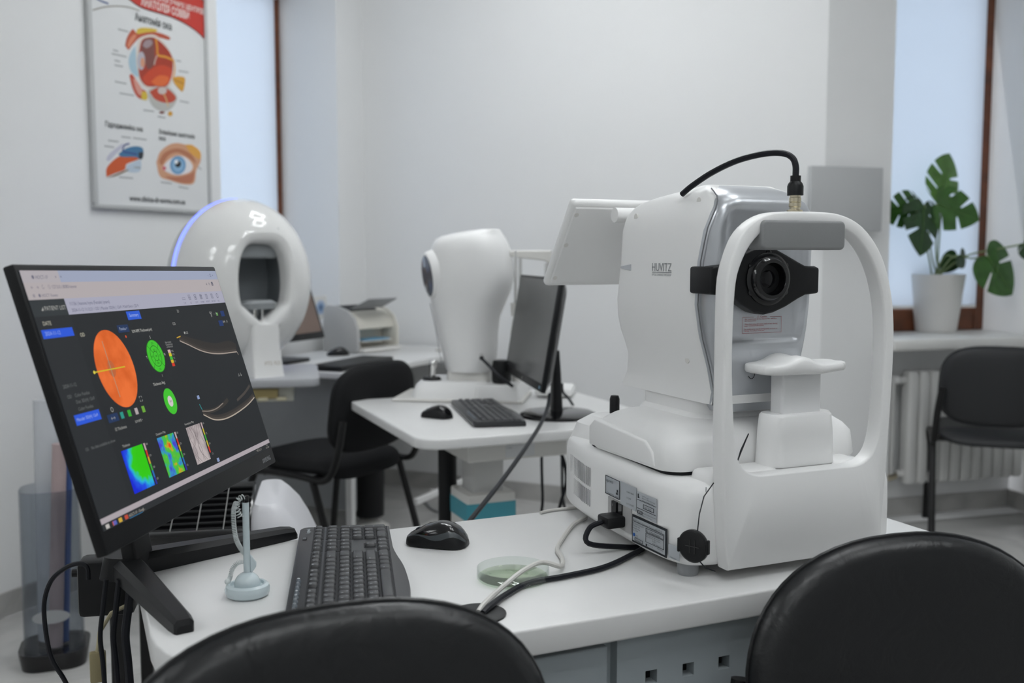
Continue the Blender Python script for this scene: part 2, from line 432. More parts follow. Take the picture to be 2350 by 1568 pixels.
# ceiling lamps: square LED frames
lm = emat('led_diffuser', (.955, .985, 1.0), LAMP)
def lamp(x, y):
    t = thing('ceiling_lamp', 'square white LED frame lamp on the ceiling', 'lamp', (x, y, H), R(20), 'square LED frame lamps')
    for sx, sy, wx, wy in ((0, -.27, .60, .06), (0, .27, .60, .06), (-.27, 0, .06, .48), (.27, 0, .06, .48)):
        MB().box((sx, sy, -.035), (wx, wy, .016)).build('diffuser', lm, t)
    MB().ring(rr(-.31, .31, -.31, .31, .01), rr(-.235, .235, -.235, .235, .005), -.002, -.030, 'xy').build('housing', M_white, t)
for x, y in ((-2.2, .6), (-2.7, -.5), (.3, .2), (.6, -1.6), (.8, 1.9), (1.7, .9), (-.15, 3.7), (.35, 3.2)): lamp(x, y)

# grey panel on the pier beside the far window
p0 = onplane(1858, 530, (C2[0], C2[1] - .06, 0), (-NR[0], -NR[1], 0)); p1 = onplane(2028, 385, (C2[0], C2[1] - .06, 0), (-NR[0], -NR[1], 0))
pw = math.hypot(p1.x - p0.x, p1.y - p0.y)
t = thing('wall_panel', 'flat grey square panel mounted on the pier beside the far window', 'panel', (p0.x, p0.y, p0.z), RZR)
M_panel = mat('panel_grey', (.50, .51, .515), .4, metal=.15)
MB().rbox((pw / 2, .014, (p1.z - p0.z) / 2), (pw, .028, p1.z - p0.z), .004, 2).build('face', M_panel, t)
MB().box((pw / 2 + .02, .042, (p1.z - p0.z) / 2), (pw - .10, .03, .16)).build('bracket', M_grey, t)

# radiator in the niche
def nP(x, y, z=0): return (C2[0] + DR[0] * x + NR[0] * y, C2[1] + DR[1] * x + NR[1] * y, z)
rad = thing('radiator', 'white sectional radiator under the window sill', 'radiator', nP(.44, .045), RZR)
rs = MB().levels([(.17, -.024, .024, -.032, .03, .02), (.185, -.027, .027, -.037, .035, .018), (.66, -.027, .027, -.037, .035, .018), (.685, -.022, .022, -.032, .03, .02)]).mesh('radiator_section'); rs.materials.append(M_rad)
for i in range(11): place('radiator_section', rs, rad, (.06 + .059 * i, 0, 0))
for z in (.215, .645): MB().tube([(.0, .0, z), (.68, 0, z)], .016, 10).build('manifold', M_rad, rad)
MB().tube([(-.045, .02, .645), (.0, .0, .645)], .02, 10).build('valve', M_white, rad)
MB().tube([(-.03, .0, .215), (-.03, .0, .66)], .011, 10).build('riser_pipe', M_rad, rad)
MB().tube([(-.075, .0, .20), (-.04, 0, .20), (.0, .0, .205)], [.012, .017, .014], 10).build('fitting', M_brass, rad)

# eye card on the wall beside the printer
pc = onplane(732, 706, (L0[0], L0[1], 0), (DL[1], -DL[0], 0))
t = thing('picture_card', 'small square card with a blue eye beside the printer', 'card', (-.945, 4.885, pc.z), RZL + .02)
MB().rbox((0, -.004, 0), (.105, .004, .115), .001, 1).build('backing', M_paper, t)
for r, h, y in ((.040, 'b4c4da', -.0066), (.026, '7f9bc2', -.0072), (.010, '4d5f80', -.0078)):
    MB().prism([(r * math.cos(a * R(15)), r * .9 * math.sin(a * R(15))) for a in range(24)], y, y - .0005, 'xz').build('print', ink(h), t)
# ================================================================ NEAR DESK
TH = R(23.8); U = Vector((math.cos(TH), math.sin(TH), 0)); N = Vector((-math.sin(TH), math.cos(TH), 0))
DZ = .74; D0 = Vector((-.373, 1.025, 0)); DW, DD = 1.235, .512
desk = thing('office_desk', 'white topped desk with blue-grey front panels under the tomograph', 'desk', D0, TH)
def corner(cx, cy, r, a0, a1, n=8): return [(cx + r * math.cos(R(a0 + (a1 - a0) * i / n)), cy + r * math.sin(R(a0 + (a1 - a0) * i / n))) for i in range(n + 1)]
RF, RB = .17, .09
outl = corner(RF, RF, RF, 180, 270) + corner(DW - .012, .012, .012, -90, 0, 3) + corner(DW - .012, DD - .012, .012, 0, 90, 3) + corner(RB, DD - RB, RB, 90, 180)
MB().prism(outl, DZ - .036, DZ, 'xy').build('worktop', M_lam, desk, bevel=(.0035, 3))
fy = .022; ft = .018; ztop = DZ - .0375; zb = .09
sp = .566
MB().box((.306, fy + ft / 2, (ztop - .012 + zb) / 2), (.497, ft, ztop - .012 - zb)).build('door', M_cab, desk, bevel=(.001, 1))
holes = [.622 + .0590 * i for i in range(7)]; hw = .0185; hz0, hz1 = .628, .6465
pm = MB(); x0, x1 = sp + .003, DW - .02
pm.box(((x0 + x1) / 2, fy + ft / 2, (ztop + hz1) / 2), (x1 - x0, ft, ztop - hz1)); pm.box(((x0 + x1) / 2, fy + ft / 2, (zb + hz0) / 2), (x1 - x0, ft, hz0 - zb))
xs = [x0] + [v for h in holes for v in (h - hw / 2, h + hw / 2)] + [x1]
for i in range(0, len(xs), 2): pm.box(((xs[i] + xs[i + 1]) / 2, fy + ft / 2, (hz0 + hz1) / 2), (xs[i + 1] - xs[i], ft, hz1 - hz0))
pm.build('front_panel', M_cab, desk, smooth=0)
for x in (.06, sp - .004, DW - .03): MB().box((x, .25, ztop / 2), (.016, .42, ztop)).build('side_panel', M_cab, desk, bevel=(.001, 1))
MB().box((DW / 2 + .02, DD - .03, .42), (DW - .08, .016, .56)).build('back_panel', M_cab, desk)
MB().box((.56, .10, ztop - .02), (.97, .09, .03)).build('rail', M_dark, desk)  # dark strip painting the shade in the gap above the door, no real rail
MB().box((.74, .20, .60), (.30, .22, .006)).build('inner_shelf', M_lamedge, desk)
gx = Vector((atz(1098, 1411, DZ).x, atz(1098, 1411, DZ).y, 0)) - D0
tag(MB().lathe([(.036, 0), (.036, .0025), (.030, .004), (.0, .003)], 28).build('cable_grommet', M_black, None, (D0.x + gx.x, D0.y + gx.y, DZ)), 'round black cable grommet set into the white desk top', 'grommet')

# ================================================================ OPTICAL COHERENCE TOMOGRAPH
K = Vector((.289, 1.389, DZ))
oct_ = thing('eye_tomograph', 'large white tomograph with silver front and chin rest on the desk', 'eye scanner', K, TH)
XC = .140
# base: curved footprint, stacked
foot = [(-.012, .443), (-.034, .332), (-.041, .246), (-.046, .154), (-.048, .089), (-.042, .040), (-.028, .016), (.004, .006)]
def mirrored(pts): return pts + [(2 * .154 - x, y) for x, y in reversed(pts)]
def sc(poly, k, dy=0):
    cx, cy = .154, .23; return [(cx + (x - cx) * k, cy + (y - cy) * k + dy) for x, y in poly]
fp = [tuple(p)[:2] for p in catmull([(x, y, 0) for x, y in [(.03, .468)] + foot], 4)]; full = mirrored(fp)
lv = [(.0165, .955), (.019, .985), (.026, 1.0), (.075, 1.0), (.108, .996), (.122, .985), (.130, .960), (.1345, .90)]
b = MB(); b.loft([[(x, y, z + (.010 * max(0, y - .08) / .4 if z > .1 else 0)) for x, y in sc(full, k)] for z, k in lv])
b.build('base', M_white, oct_, smooth=50)
for x, y in ((-.018, .040), (.325, .040), (.02, .40), (.29, .40)):
    MB().lathe([(.0145, 0), (.0155, .003), (.0155, .018)], 20).build('foot', M_grey, oct_, (x, y, 0))
# stage body above the base
st = [(.1415, -.030, .334, .074, .325, .035), (.145, -.032, .336, .072, .330, .035), (.180, -.029, .333, .077, .326, .035), (.192, -.022, .326, .086, .315, .038), (.202, -.010, .314, .100, .302, .04), (.2075, .006, .298, .116, .29, .04), (.2095, .03, .274, .13, .278, .04)]
MB().levels(st, 8).build('stage', M_white, oct_, smooth=50)
MB().prism([(.110, .1445), (.318, .1445), (.318, .176), (.300, .190), (.140, .180), (.118, .166)], -.0335, -.020, 'yz').build('stage_cover', M_white, oct_, bevel=(.003, 3))
MB().levels([(.134, -.010, .318, .330, .455, .03), (.165, -.004, .312, .330, .440, .03), (.180, .012, .296, .330, .415, .025)], 6).build('operator_block', M_white, oct_)
MB().lathe([(.009, 0), (.009, .03), (.007, .036), (0, .037)], 16).build('joystick', M_black, oct_, (.06, .395, .176))
MB().levels([(.130, -.022, .326, .080, .35, .03), (.1425, -.022, .326, .080, .35, .03)], 4).build('stage_gap_shade', M_dark, oct_)  # dark plate, shade between stage and base put into its colour
# neck
MB().levels([(.205, .050, .245, .122, .315, .03), (.213, .054, .240, .125, .312, .03), (.216, .060, .232, .128, .308, .025), (.250, .060, .232, .128, .308, .025)], 6).build('neck', M_white, oct_)
# head: white shell
BACK = [(.236, .378), (.245, .374), (.262, .362), (.294, .350), (.32, .356), (.346, .366), (.377, .364), (.453, .350), (.527, .353), (.540, .346), (.549, .325), (.556, .295), (.564, .215), (.5715, .16)]
SEAM = [(.236, .090), (.253, .089), (.289, .093), (.335, .100), (.388, .104), (.454, .098), (.499, .088), (.525, .082), (.537, .081), (.550, .090), (.562, .115), (.5715, .142)]
HW = [(0.236, 0.0845), (0.256, 0.0825), (0.285, 0.0865), (0.31, 0.0915), (0.347, 0.0995), (0.388, 0.1045), (0.453, 0.1045), (0.5, 0.1015), (0.527, 0.0935), (0.54, 0.0865), (0.553, 0.0805), (0.564, 0.0715), (0.5715, 0.0615)]
zs = [.236, .242, .25, .262, .278, .295, .315, .335, .36, .388, .42, .453, .48, .503, .52, .532, .543, .551, .558, .564, .5685, .5715]
MB().levels([(z, XC - interp(HW, z), XC + interp(HW, z), interp(SEAM, z), interp(BACK, z), .022 if z < .56 else .014) for z in zs], 7).build('head_shell', M_white, oct_, smooth=55)
# silver front with a recessed centre
def front_loop(z):
    w = interp(HW, z) - .0025; ys = interp(SEAM, z) + .012 + (.0 if z < .55 else .01)
    yf = interp([(.228, .100), (.25, .088), (.29, .081), (.33, .078), (.388, .077), (.453, .077), (.50, .074), (.525, .070), (.54, .073), (.552, .084), (.562, .104), (.570, .135)], z)
    pts = []
    r = min(.030, w * .5)
    path = [(-w, ys)] + [(-w + r - r * math.cos(a), yf + (ys - yf) * (1 - math.sin(a))) for a in [R(t) for t in (0, 15, 30, 45, 60, 75, 90)]]
    n = 22; xl = -w + r
    mid = [(xl + (-2 * xl) * i / n, yf) for i in range(1, n)]
    right = [(-x, y) for x, y in reversed(path)]
    for x, y in path + mid + right:
        d = 0
        ax = max(0, min(1, (.078 - abs(x)) / .012)); az = max(0, min(1, (z - .325) / .014)) * max(0, min(1, (.545 - z) / .03))
        s = ax * ax * (3 - 2 * ax) * az * az * (3 - 2 * az)
        pts.append((XC + x, y + .010 * s, z))
    pts += [(XC + w * .9, ys + .004, z), (XC - w * .9, ys + .004, z)]
    return pts
zf = [.236, .245, .255, .27, .29, .305, .318, .325, .329, .333, .337, .341, .35, .37, .388, .42, .453, .48, .50, .515, .525, .535, .543, .551, .558, .564, .570]
MB().loft([front_loop(z) for z in zf]).build('front_cover', M_silver, oct_, smooth=60)
MB().levels([(.222, .078, .212, .100, .16, .025), (.238, .070, .220, .095, .16, .025)], 5).build('chin_trim', M_silver, oct_)
for sg in (-1,): MB().tube([(XC + sg * (interp(HW, z) - .0004), interp(SEAM, z) + .0005, z) for z in zs[:-2]], .0011, 6).build('cover_seam', mat('seam_grey', (.16, .165, .175), .5), oct_)
# screw covers and status light on the side
sx = lambda z: XC - interp(HW, z)
for y, z in ((.135, .545), (.305, .527), (.152, .300)):
    MB().lathe([(.006, 0), (.006, .0012), (.005, .0016), (0, .0016)], 16, Matrix.Translation((sx(z) + .0012, y, z)) @ Matrix.Rotation(-math.pi / 2, 4, 'Y')).build('screw_cover', M_white2, oct_)
MB().prism([(.300, .437), (.300, .448), (.332, .4445), (.3345, .4425), (.332, .4405)], sx(.44) - .0018, sx(.44) + .003, 'yz').build('status_light', M_silver, oct_, bevel=(.0008, 1))
def side_text(t, size, y, z, m, x, wid=None, name='lettering', par=None):    # reads right to left along -y on the left flank
    Mx = Matrix(((0, 0, -1, x), (-1, 0, 0, y), (0, 1, 0, z), (0, 0, 0, 1)))
    return MB().text(t, size, Mx, 'l', wid).build(name, m, par or oct_, smooth=0, fix=False)
M_logo = ink('8f9194')
xlog = sx(.44) - .0006
side_text('HUVITZ', .0185, .2335, .4375, M_logo, xlog, .057)
MB().box((xlog, .205, .4355), (.0004, .057, .0009)).build('lettering_rule', M_logo, oct_)
side_text('OPTICAL COHERENCE TOMOGRAPHY', .0046, .2335, .4300, M_logo, xlog, .057)
# lens band and objective
band = [(0.0331, 0.405), (0.0331, 0.446), (0.0654, 0.45), (0.0845, 0.464), (0.1105, 0.474), (0.1285, 0.476), (0.1465, 0.473), (0.1645, 0.465), (0.1905, 0.453), (0.204, 0.447), (0.2319, 0.444), (0.2319, 0.404), (0.2066, 0.402), (0.1925, 0.396), (0.1685, 0.384), (0.1465, 0.376), (0.1285, 0.373), (0.1105, 0.377), (0.0865, 0.39), (0.0705, 0.402)]
MB().prism(band, .064, .092, 'xz').build('lens_band', M_black, oct_, bevel=(.004, 3))
for xa in (.0375, .2270): MB().rbox((xa, .096, .4255), (.010, .055, .041), .004, 2).build('band_end', M_black, oct_)
cz = .427; cx = .133
Ml = Matrix.Translation((cx, .064, cz)) @ Matrix.Rotation(math.pi / 2, 4, 'X')
MB().lathe([(.0400, -.002), (.0400, .0025), (.036, .0045), (.0335, .0045), (.0325, .009), (.0295, .0125), (.0245, .0128), (.0235, .011), (.0215, .003), (.0205, -.008)], 40, Ml).build('lens_barrel', M_blackg, oct_)
MB().lathe([(.0215, -.004), (.018, -.0015), (.012, .0005), (.006, .0014), (0.0001, .0017)], 32, Ml).build('objective_lens', M_lens, oct_)
for a in (90, 210, 330, 30, 150):
    ax, az = cx + .037 * math.cos(R(a)), cz + .040 * math.sin(R(a))
    MB().lathe([(.0045, 0), (.0045, .0022), (.003, .003), (0.0001, .003)], 12, Matrix.Translation((ax, .064, az)) @ Matrix.Rotation(math.pi / 2, 4, 'X')).build('sensor', M_blackg, oct_)
# caution print
red = ink('a83a40')
def front_text(t, size, x, z, y, m, wid=None, name='caution_text', al='l'): return MB().text(t, size, XZ(x, z, y), al, wid).build(name, m, oct_, smooth=0, fix=False)
yc = .0862
for i, t in enumerate(('Any contaminants on the objective lens will affect', 'the measurement.', '', 'Wipe them using soft cotton swab or lens cleaning', 'paper moistened with alcohol.', '', 'Be careful not to use the wrong tools, so as not to', 'damage the surface of the lens.')):
    if t: front_text(t, .0030, .1090, .3645 - i * .00255, yc, red)
front_text('\u26a0 Caution', .0042, .1415, .3675, yc, red, al='c')
cr = MB()
for a, bq in (((.105, .3685), (.126, .3685)), ((.157, .3685), (.1785, .3685)), ((.1785, .3685), (.1785, .3440)), ((.1785, .3440), (.105, .3440)), ((.105, .3440), (.105, .3685))): cr.tube([(a[0], yc, a[1]), (bq[0], yc, bq[1])], .00022, 4)
cr.build('caution_border', red, oct_, smooth=0)
for xx, zz in ((.120, .283), (.186, .283)):
    MB().tube([(xx + .006 * math.cos(R(t)), interp([(.25, .088), (.29, .081)], zz) - .001, zz + .0085 * math.sin(R(t))) for t in range(-150, 160, 20)], .0006, 5).build('printed_mark', ink('3a3d42'), oct_)
# headrest arch and its solid foot
def archpt(t, grow):     # t 0..1 from left bottom over the top to right bottom
    return t
outer = [(.010, .017), (.004, .06), (.000, .13), (-.003, .20), (-.003, .30), (-.003, .38), (-.001, .43), (.007, .46), (.020, .488), (.040, .508), (.066, .520), (.10, .524), (.17, .524), (.205, .519), (.236, .505), (.262, .481), (.282, .45), (.296, .41), (.303, .37), (.305, .32), (.303, .25), (.300, .19), (.297, .13), (.292, .06), (.286, .017), (.21, .0165), (.15, .0165), (.08, .0165)]
inner = [(0.062, 0.15), (0.042, 0.156), (0.027, 0.17), (0.018, 0.2), (0.011, 0.3), (0.0115, 0.38), (0.0145, 0.425), (0.022, 0.45), (0.034, 0.472), (0.051, 0.49), (0.071, 0.502), (0.101, 0.507), (0.165, 0.507), (0.197, 0.502), (0.224, 0.489), (0.247, 0.468), (0.265, 0.44), (0.278, 0.405), (0.285, 0.365), (0.287, 0.32), (0.285, 0.25), (0.281, 0.2), (0.272, 0.17), (0.257, 0.156), (0.237, 0.15), (0.2, 0.15), (0.15, 0.15), (0.1, 0.15)]
def ringloft(y, k):
    return [(x, y, z) for x, z in k]
def shrink(a, bq, f): return [(p[0] + (q[0] - p[0]) * f, p[1] + (q[1] - p[1]) * f) for p, q in zip(a, bq)]
yF, yB = -.020, .008
def inset(poly, d):
    out = []; n = len(poly)
    for i in range(n):
        a, c = Vector(poly[i - 1]), Vector(poly[(i + 1) % n]); t = (c - a).normalized(); out.append((poly[i][0] + t.y * d, poly[i][1] - t.x * d))
    return out
def smooth_loop(l):
    return [(p.x, p.y) for p in catmull([Vector((*q, 0)) for q in l + [l[0]]], 3)[:-1]]
outer, inner = smooth_loop(outer), smooth_loop(inner)
o1, i1 = inset(outer, .003), inset(inner, -.003)
def arch_loops():
    L = []
    for y, po in ((yF, o1), (yF + .0015, shrink(o1, outer, .7)), (yF + .005, outer), (yB - .005, outer), (yB - .0015, shrink(o1, outer, .7)), (yB, o1), (yB, i1), (yB - .0015, shrink(i1, inner, .7)), (yB - .005, inner), (yF + .005, inner), (yF + .0015, shrink(i1, inner, .7)), (yF, i1), (yF, o1)): L.append([(x, y, z) for x, z in po])
    return L
MB().loft(arch_loops(), cap=(False, False)).build('headrest_arch', M_white, oct_, smooth=55)
MB().rbox((.148, .045, .083), (.288, .06, .132), .012, 3).build('arch_foot', M_white, oct_)
MB().prism([(t[0], t[1]) for t in rr(.052, .200, .470, .5115, .008, 5)], -.026, .010, 'xz').build('forehead_pad', M_pad, oct_, bevel=(.004, 3))
# chin rest
MB().levels([(.148, .112, .237, .014, .074, .024), (.20, .114, .235, .015, .073, .024), (.222, .116, .233, .016, .072, .024), (.226, .119, .230, .019, .069, .022)], 6).build('chinrest_base', M_white, oct_)
MB().levels([(.224, .138, .212, .030, .060, .005), (.288, .138, .212, .030, .060, .005)], 4).build('chinrest_column', mat('chin_column', (.72, .725, .73), .35), oct_)
cup = MB(); L = []
for x, ztop_, zlow, yd in ((.079, .2975, .2900, .020), (.082, .3005, .2865, .028), (.095, .3015, .2850, .033), (.112, .3025, .2850, .035), (.125, .3060, .2850, .037), (.138, .3115, .2845, .038), (.150, .3135, .2840, .038), (.162, .3115, .2838, .038), (.175, .3055, .2838, .038), (.188, .3015, .2842, .037), (.205, .3005, .2852, .035), (.225, .3010, .2862, .032), (.248, .3015, .2872, .027), (.254, .3010, .2880, .022)):
    x = .100 + (x - .079) * .88
    L.append([(x, .048 + p[0] * yd, zlow + (ztop_ - zlow) * p[1]) for p in ((-1, .25), (-1, .75), (-.9, .95), (-.5, 1), (0, .93), (.5, 1), (.9, .95), (1, .75), (1, .25), (.85, .05), (.4, 0), (-.4, 0), (-.85, .05))])
cup.loft(L).build('chin_cup', M_white, oct_, smooth=60)
MB().rbox((.236, .0205, .2945), (.020, .0008, .0085), .0003, 1).build('chin_sticker', mat('sticker', (.70, .71, .71), .5), oct_)
front_text('\u25a1 \u2642', .0055, .2295, .2925, .0198, ink('303338'), wid=.013, name='sticker_mark')
# connector and cable over the top
MB().lathe([(.011, .522), (.011, .527), (.0075, .528), (.0075, .531), (.0086, .532), (.0086, .5375), (.0076, .538), (.0086, .539), (.0086, .5445), (.0078, .545), (.0078, .549)], 20, Matrix.Translation((.128, 0, 0))).build('connector', M_brass, oct_)
MB().lathe([(.0115, .548), (.0115, .561), (.010, .565), (.0075, .568), (.0075, .576)], 20, Matrix.Translation((.128, 0, 0))).build('connector_plug', M_black, oct_)
MB().tube(catmull([(.128, 0, .574), (.1285, .001, .59), (.126, .006, .602), (.118, .018, .609), (.105, .045, .610), (.088, .085, .603), (.072, .125, .588), (.06, .16, .57), (.055, .18, .558)], 6), .0046, 10).build('sensor_cable', M_cable, oct_)
# operator display on its arm
disp = MB()
Md = Matrix.Translation((.140, .415, .560)) @ Matrix.Rotation(R(37), 4, 'X')
dsp = thing
db = MB().rbox((0, 0, -.094), (.32, .018, .190), .012, 4, M=Md).build('display_housing', M_white, oct_)
MB().rbox((0, -.0085, -.094), (.304, .006, .170), .003, 3, M=Md).build('display_back', M_white, oct_)
MB().box((0, .0095, -.094), (.265, .001, .165), M=Md).build('display_glass', M_blackg, oct_)
for xx, zz in ((-.146, -.024), (-.146, -.090), (-.146, -.165), (.146, -.024), (.146, -.165)):
    MB().lathe([(.0045, 0), (.0045, .0006), (.0, .0008)], 14, Md @ Matrix.Translation((xx, -.0112, zz)) @ Matrix.Rotation(math.pi / 2, 4, 'X')).build('screw_cover', M_white2, oct_)
MB().tube([(.045, .375, .533), (.235, .375, .533)], .013, 14).build('display_hinge', M_white, oct_)
MB().rbox((.14, .345, .527), (.12, .06, .03), .008, 2).build('display_arm', M_white, oct_)
# flank prints, sockets, vents on the left side of the base
def flank_x(y): return interp([(0.0, -.036), (.02, -.0405), (.04, -.0445), (.089, -.0482), (.154, -.0462), (.246, -.0412), (.332, -.0342), (.443, -.0125)], y) - .0014
SL = mat('sticker_silver', (.46, .49, .52), .38, metal=.2)
def plate(y0, y1, z0, z1, m, name, dx=.0004, parent=None, th=.0006):
    a0, a1 = flank_x(y0) - dx, flank_x(y1) - dx
    vv = [(a0, y0, z0), (a1, y1, z0), (a1, y1, z1), (a0, y0, z1), (a0 - th, y0, z0), (a1 - th, y1, z0), (a1 - th, y1, z1), (a0 - th, y0, z1)]
    return MB().add(vv, [(0, 1, 2, 3), (4, 5, 6, 7), (0, 1, 5, 4), (1, 2, 6, 5), (2, 3, 7, 6), (3, 0, 4, 7)]).build(name, m, parent or oct_, smooth=0)
def flank_line(y0, y1, z, m, dx, th=.0005): plate(y0, y1, z, z + th, m, 'sticker_line', dx)
def flank_text(t, size, y, z, m, dx=.0018, wid=None, par=None):
    x = flank_x(y - .012) - dx - .0006; return side_text(t, size, y, z, m, x, wid, 'sticker_text', par)
dk = ink('23272d')
def box_outline(y0, y1, z0, z1, m, dx, w=.0009):
    for a in ((y0, y1, z0, z0 + w), (y0, y1, z1 - w, z1), (y0, y0 + w, z0, z1), (y1 - w, y1, z0, z1)): plate(*a, m, 'sticker_border', dx)
plate(.190, .240, .078, .108, SL, 'sticker'); box_outline(.190, .240, .078, .108, dk, .0011)
flank_text('Segurança', .0062, .2365, .0995, dk); flank_text('Compulsório', .0044, .2300, .0800, dk, wid=.021); flank_text('INMETRO', .0032, .2020, .0800, dk, wid=.010)
plate(.196, .201, .0845, .0875, dk, 'sticker_mark', .0014); plate(.1955, .1985, .0885, .0925, dk, 'sticker_mark', .0014)
plate(.136, .187, .0725, .109, SL, 'sticker')
for i, t in enumerate(('(01)08809118886007', '(11)220418', '(21)1CT66F2200027')): flank_text(t, .0036, .1625, .0965 - i * .0092, dk, wid=(.022, .013, .022)[i])
plate(.077, .133, .0685, .1050, SL, 'sticker')
flank_line(.078, .132, .0925, dk, .0011); flank_line(.078, .132, .0795, dk, .0011)
plate(.1255, .1295, .0955, .0975, dk, 'sticker_mark', .0012); plate(.1275, .1295, .0955, .1020, dk, 'sticker_mark', .0012)
for i, t in enumerate(('HUVITZ Co., Ltd.', '38 Burim-ro 170beon-gil Dongan-gu', 'Anyang-si, Gyeonggi-do, Korea')): flank_text(t, .0026, .1150, .1005 - i * .0031, dk)
box_outline(.083, .113, .0825, .0890, dk, .0011, .0005); flank_text('04 / 2022', .0050, .1065, .0839, dk)
box_outline(.1160, .1300, .0715, .0765, dk, .0011, .0005); flank_text('EC REP', .0040, .1292, .0727, dk)
flank_text('Medical Device Safety Service GmbH', .0026, .1140, .0750, dk); flank_text('Schiffgraben 41, 30175 Hannover', .0022, .1140, .0715, dk)
plate(.050, .146, .0235, .0665, ink('1b2026'), 'rating_plate', .0010); plate(.0535, .1425, .0270, .0630, SL, 'rating_plate_face', .0018)
for i, (t, s) in enumerate((('Huvitz', .0046),)): flank_text(t, s, .1405, .0583, dk, .0030)
flank_text('Optical Coherence Tomography', .0042, .1260, .0583, dk, .0030); flank_text('HOCT-1F', .0042, .0760, .0583, dk, .0030)
flank_line(.055, .1405, .0568, dk, .0025, .0004)
for i, t in enumerate(('INPUT : 100-240V~ 50/60Hz 1.6-0.7A', 'OCT Max Power : 0.8mW', 'Wavelength : 840nm', 'Type : 1/3, 250A')): flank_text(t, .0030, .1405, .0535 - i * .0035, dk, .0030, wid=(.032, .022, .022, .016)[i])
box_outline(.0555, .1020, .0495, .0555, dk, .0025, .0004); flank_text('SN : 1CT66F2200027', .0046, .1000, .0508, dk, .0030)
box_outline(.0555, .1020, .0345, .0485, dk, .0025, .0004)
for i in range(2): flank_text('Complies with 21 CFR 1040.10 and 1040.11', .0022, .1000, .0462 - i * .0026, dk, .0030, wid=.041)
flank_text('CLASS 1', .0034, .0840, .0395, dk, .0030); flank_text('LASER PRODUCT', .0030, .0840, .0360, dk, .0030, wid=.025)
flank_text('CE', .0046, .1300, .0345, dk, .0030)
MB().prism([(.1375 + .0028 * math.cos(R(a)), .0365 + .0028 * math.sin(R(a))) for a in range(0, 360, 30)], flank_x(.1375) - .0034, flank_x(.1375) - .0026, 'yz').build('sticker_mark', ink('2f5fa8'), oct_)
box_outline(.1110, .1350, .0285, .0328, dk, .0025, .0004); flank_text('2022-04', .0036, .1280, .0293, dk, .0030)
plate(.0985, .1015, .0285, .0320, dk, 'sticker_mark', .0025); flank_text('HUVITZ Co., Ltd.', .0022, .0960, .0312, dk, .0030); flank_text('Made in Korea', .0026, .0720, .0320, dk, .0030)
flank_text('38 Burim-ro, Dongan-gu, Anyang-si, Korea', .0020, .0960, .0285, dk, .0030, wid=.038)
plate(.024, .047, .0255, .0460, SL, 'sticker'); flank_text('1CT66F2200027', .0030, .0455, .0268, dk, wid=.0195)
# power inlet recess with rocker switch and plug
plate(.152, .232, .0325, .0745, mat('socket_plate', (.42, .42, .42), .5), 'inlet_recess', -.0012, th=.0016)
plate(.196, .212, .0475, .0725, M_black, 'rocker_switch', .0004, th=.004); flank_text('I', .0052, .2055, .0655, ink('d8d8d8'), .0045); flank_text('O', .0052, .2065, .0515, ink('d8d8d8'), .0045)
plate(.180, .1925, .0480, .0720, M_blackg, 'fuse_holder', .0004, th=.002)
MB().rbox((-.062, .188, .047), (.034, .036, .019), .005, 2).build('power_plug', M_black, oct_)
# vents
vm = MB()
for i in range(15):
    y = .305 + i * .0072; x = flank_x(y)
    for z0, z1 in ((.040, .068), (.074, .106)): vm.box((x - .0002, y, (z0 + z1) / 2 + .004 * i / 14), (.0016, .0016, z1 - z0), rz=R(-8))
vm.build('vent_slots', mat('vent_shadow', (.42, .42, .425), .7), oct_, smooth=0)
MB().tube([(-.006, .015, .132), (-.006, .015, .02)], .0007, 5).build('seam_line', M_grey, oct_)

# lens cap hanging on its cord
capP = K + U * -.045 + N * -.016 + Vector((0, 0, .060))
lc = thing('lens_cap', 'round black lens cap hanging on a cord from the tomograph', 'lens cap', capP, TH)
Mc = Matrix.Rotation(R(-65), 4, 'Z') @ Matrix.Rotation(math.pi / 2, 4, 'X')
MB().lathe([(.0225, 0), (.0232, .001), (.0232, .006), (.021, .0075), (.019, .0068), (0.0001, .0068)], 32, Mc).build('cap_disc', M_black, lc)
for a in (5, 185): MB().rbox((.0228 * math.cos(R(a)), .0228 * math.sin(R(a)), .0038), (.004, .020, .0066), .001, 1, M=Mc).build('grip', M_black, lc)
MB().box((0, 0, .0072), (.022, .0012, .0010), M=Mc).box((-.004, 0, .0072), (.0012, .020, .0010), M=Mc).box((.004, 0, .0072), (.0012, .020, .0010), M=Mc).build('emboss', M_blackg, lc)
MB().tube([(0, -.006, .0215), (.004, -.004, .045), (.014, .0, .068), (.034, .006, .084)], .0009, 6).tube([(.006, -.003, -.022), (.014, -.006, -.032), (.027, -.012, -.037)], .0009, 6).build('cord', M_cable, lc)
tag(MB().tube([tuple(K + U * .055 + N * .027 + Vector((0, 0, .158))), tuple(K + U * .080 + N * .05 + Vector((0, 0, .172))), tuple(K + U * .108 + N * .07 + Vector((0, 0, .192)))], [.0007, .0016, .0009], 6).build('cap_cord', M_cable), 'thin dark cord stretched behind the chin rest foot', 'cord')

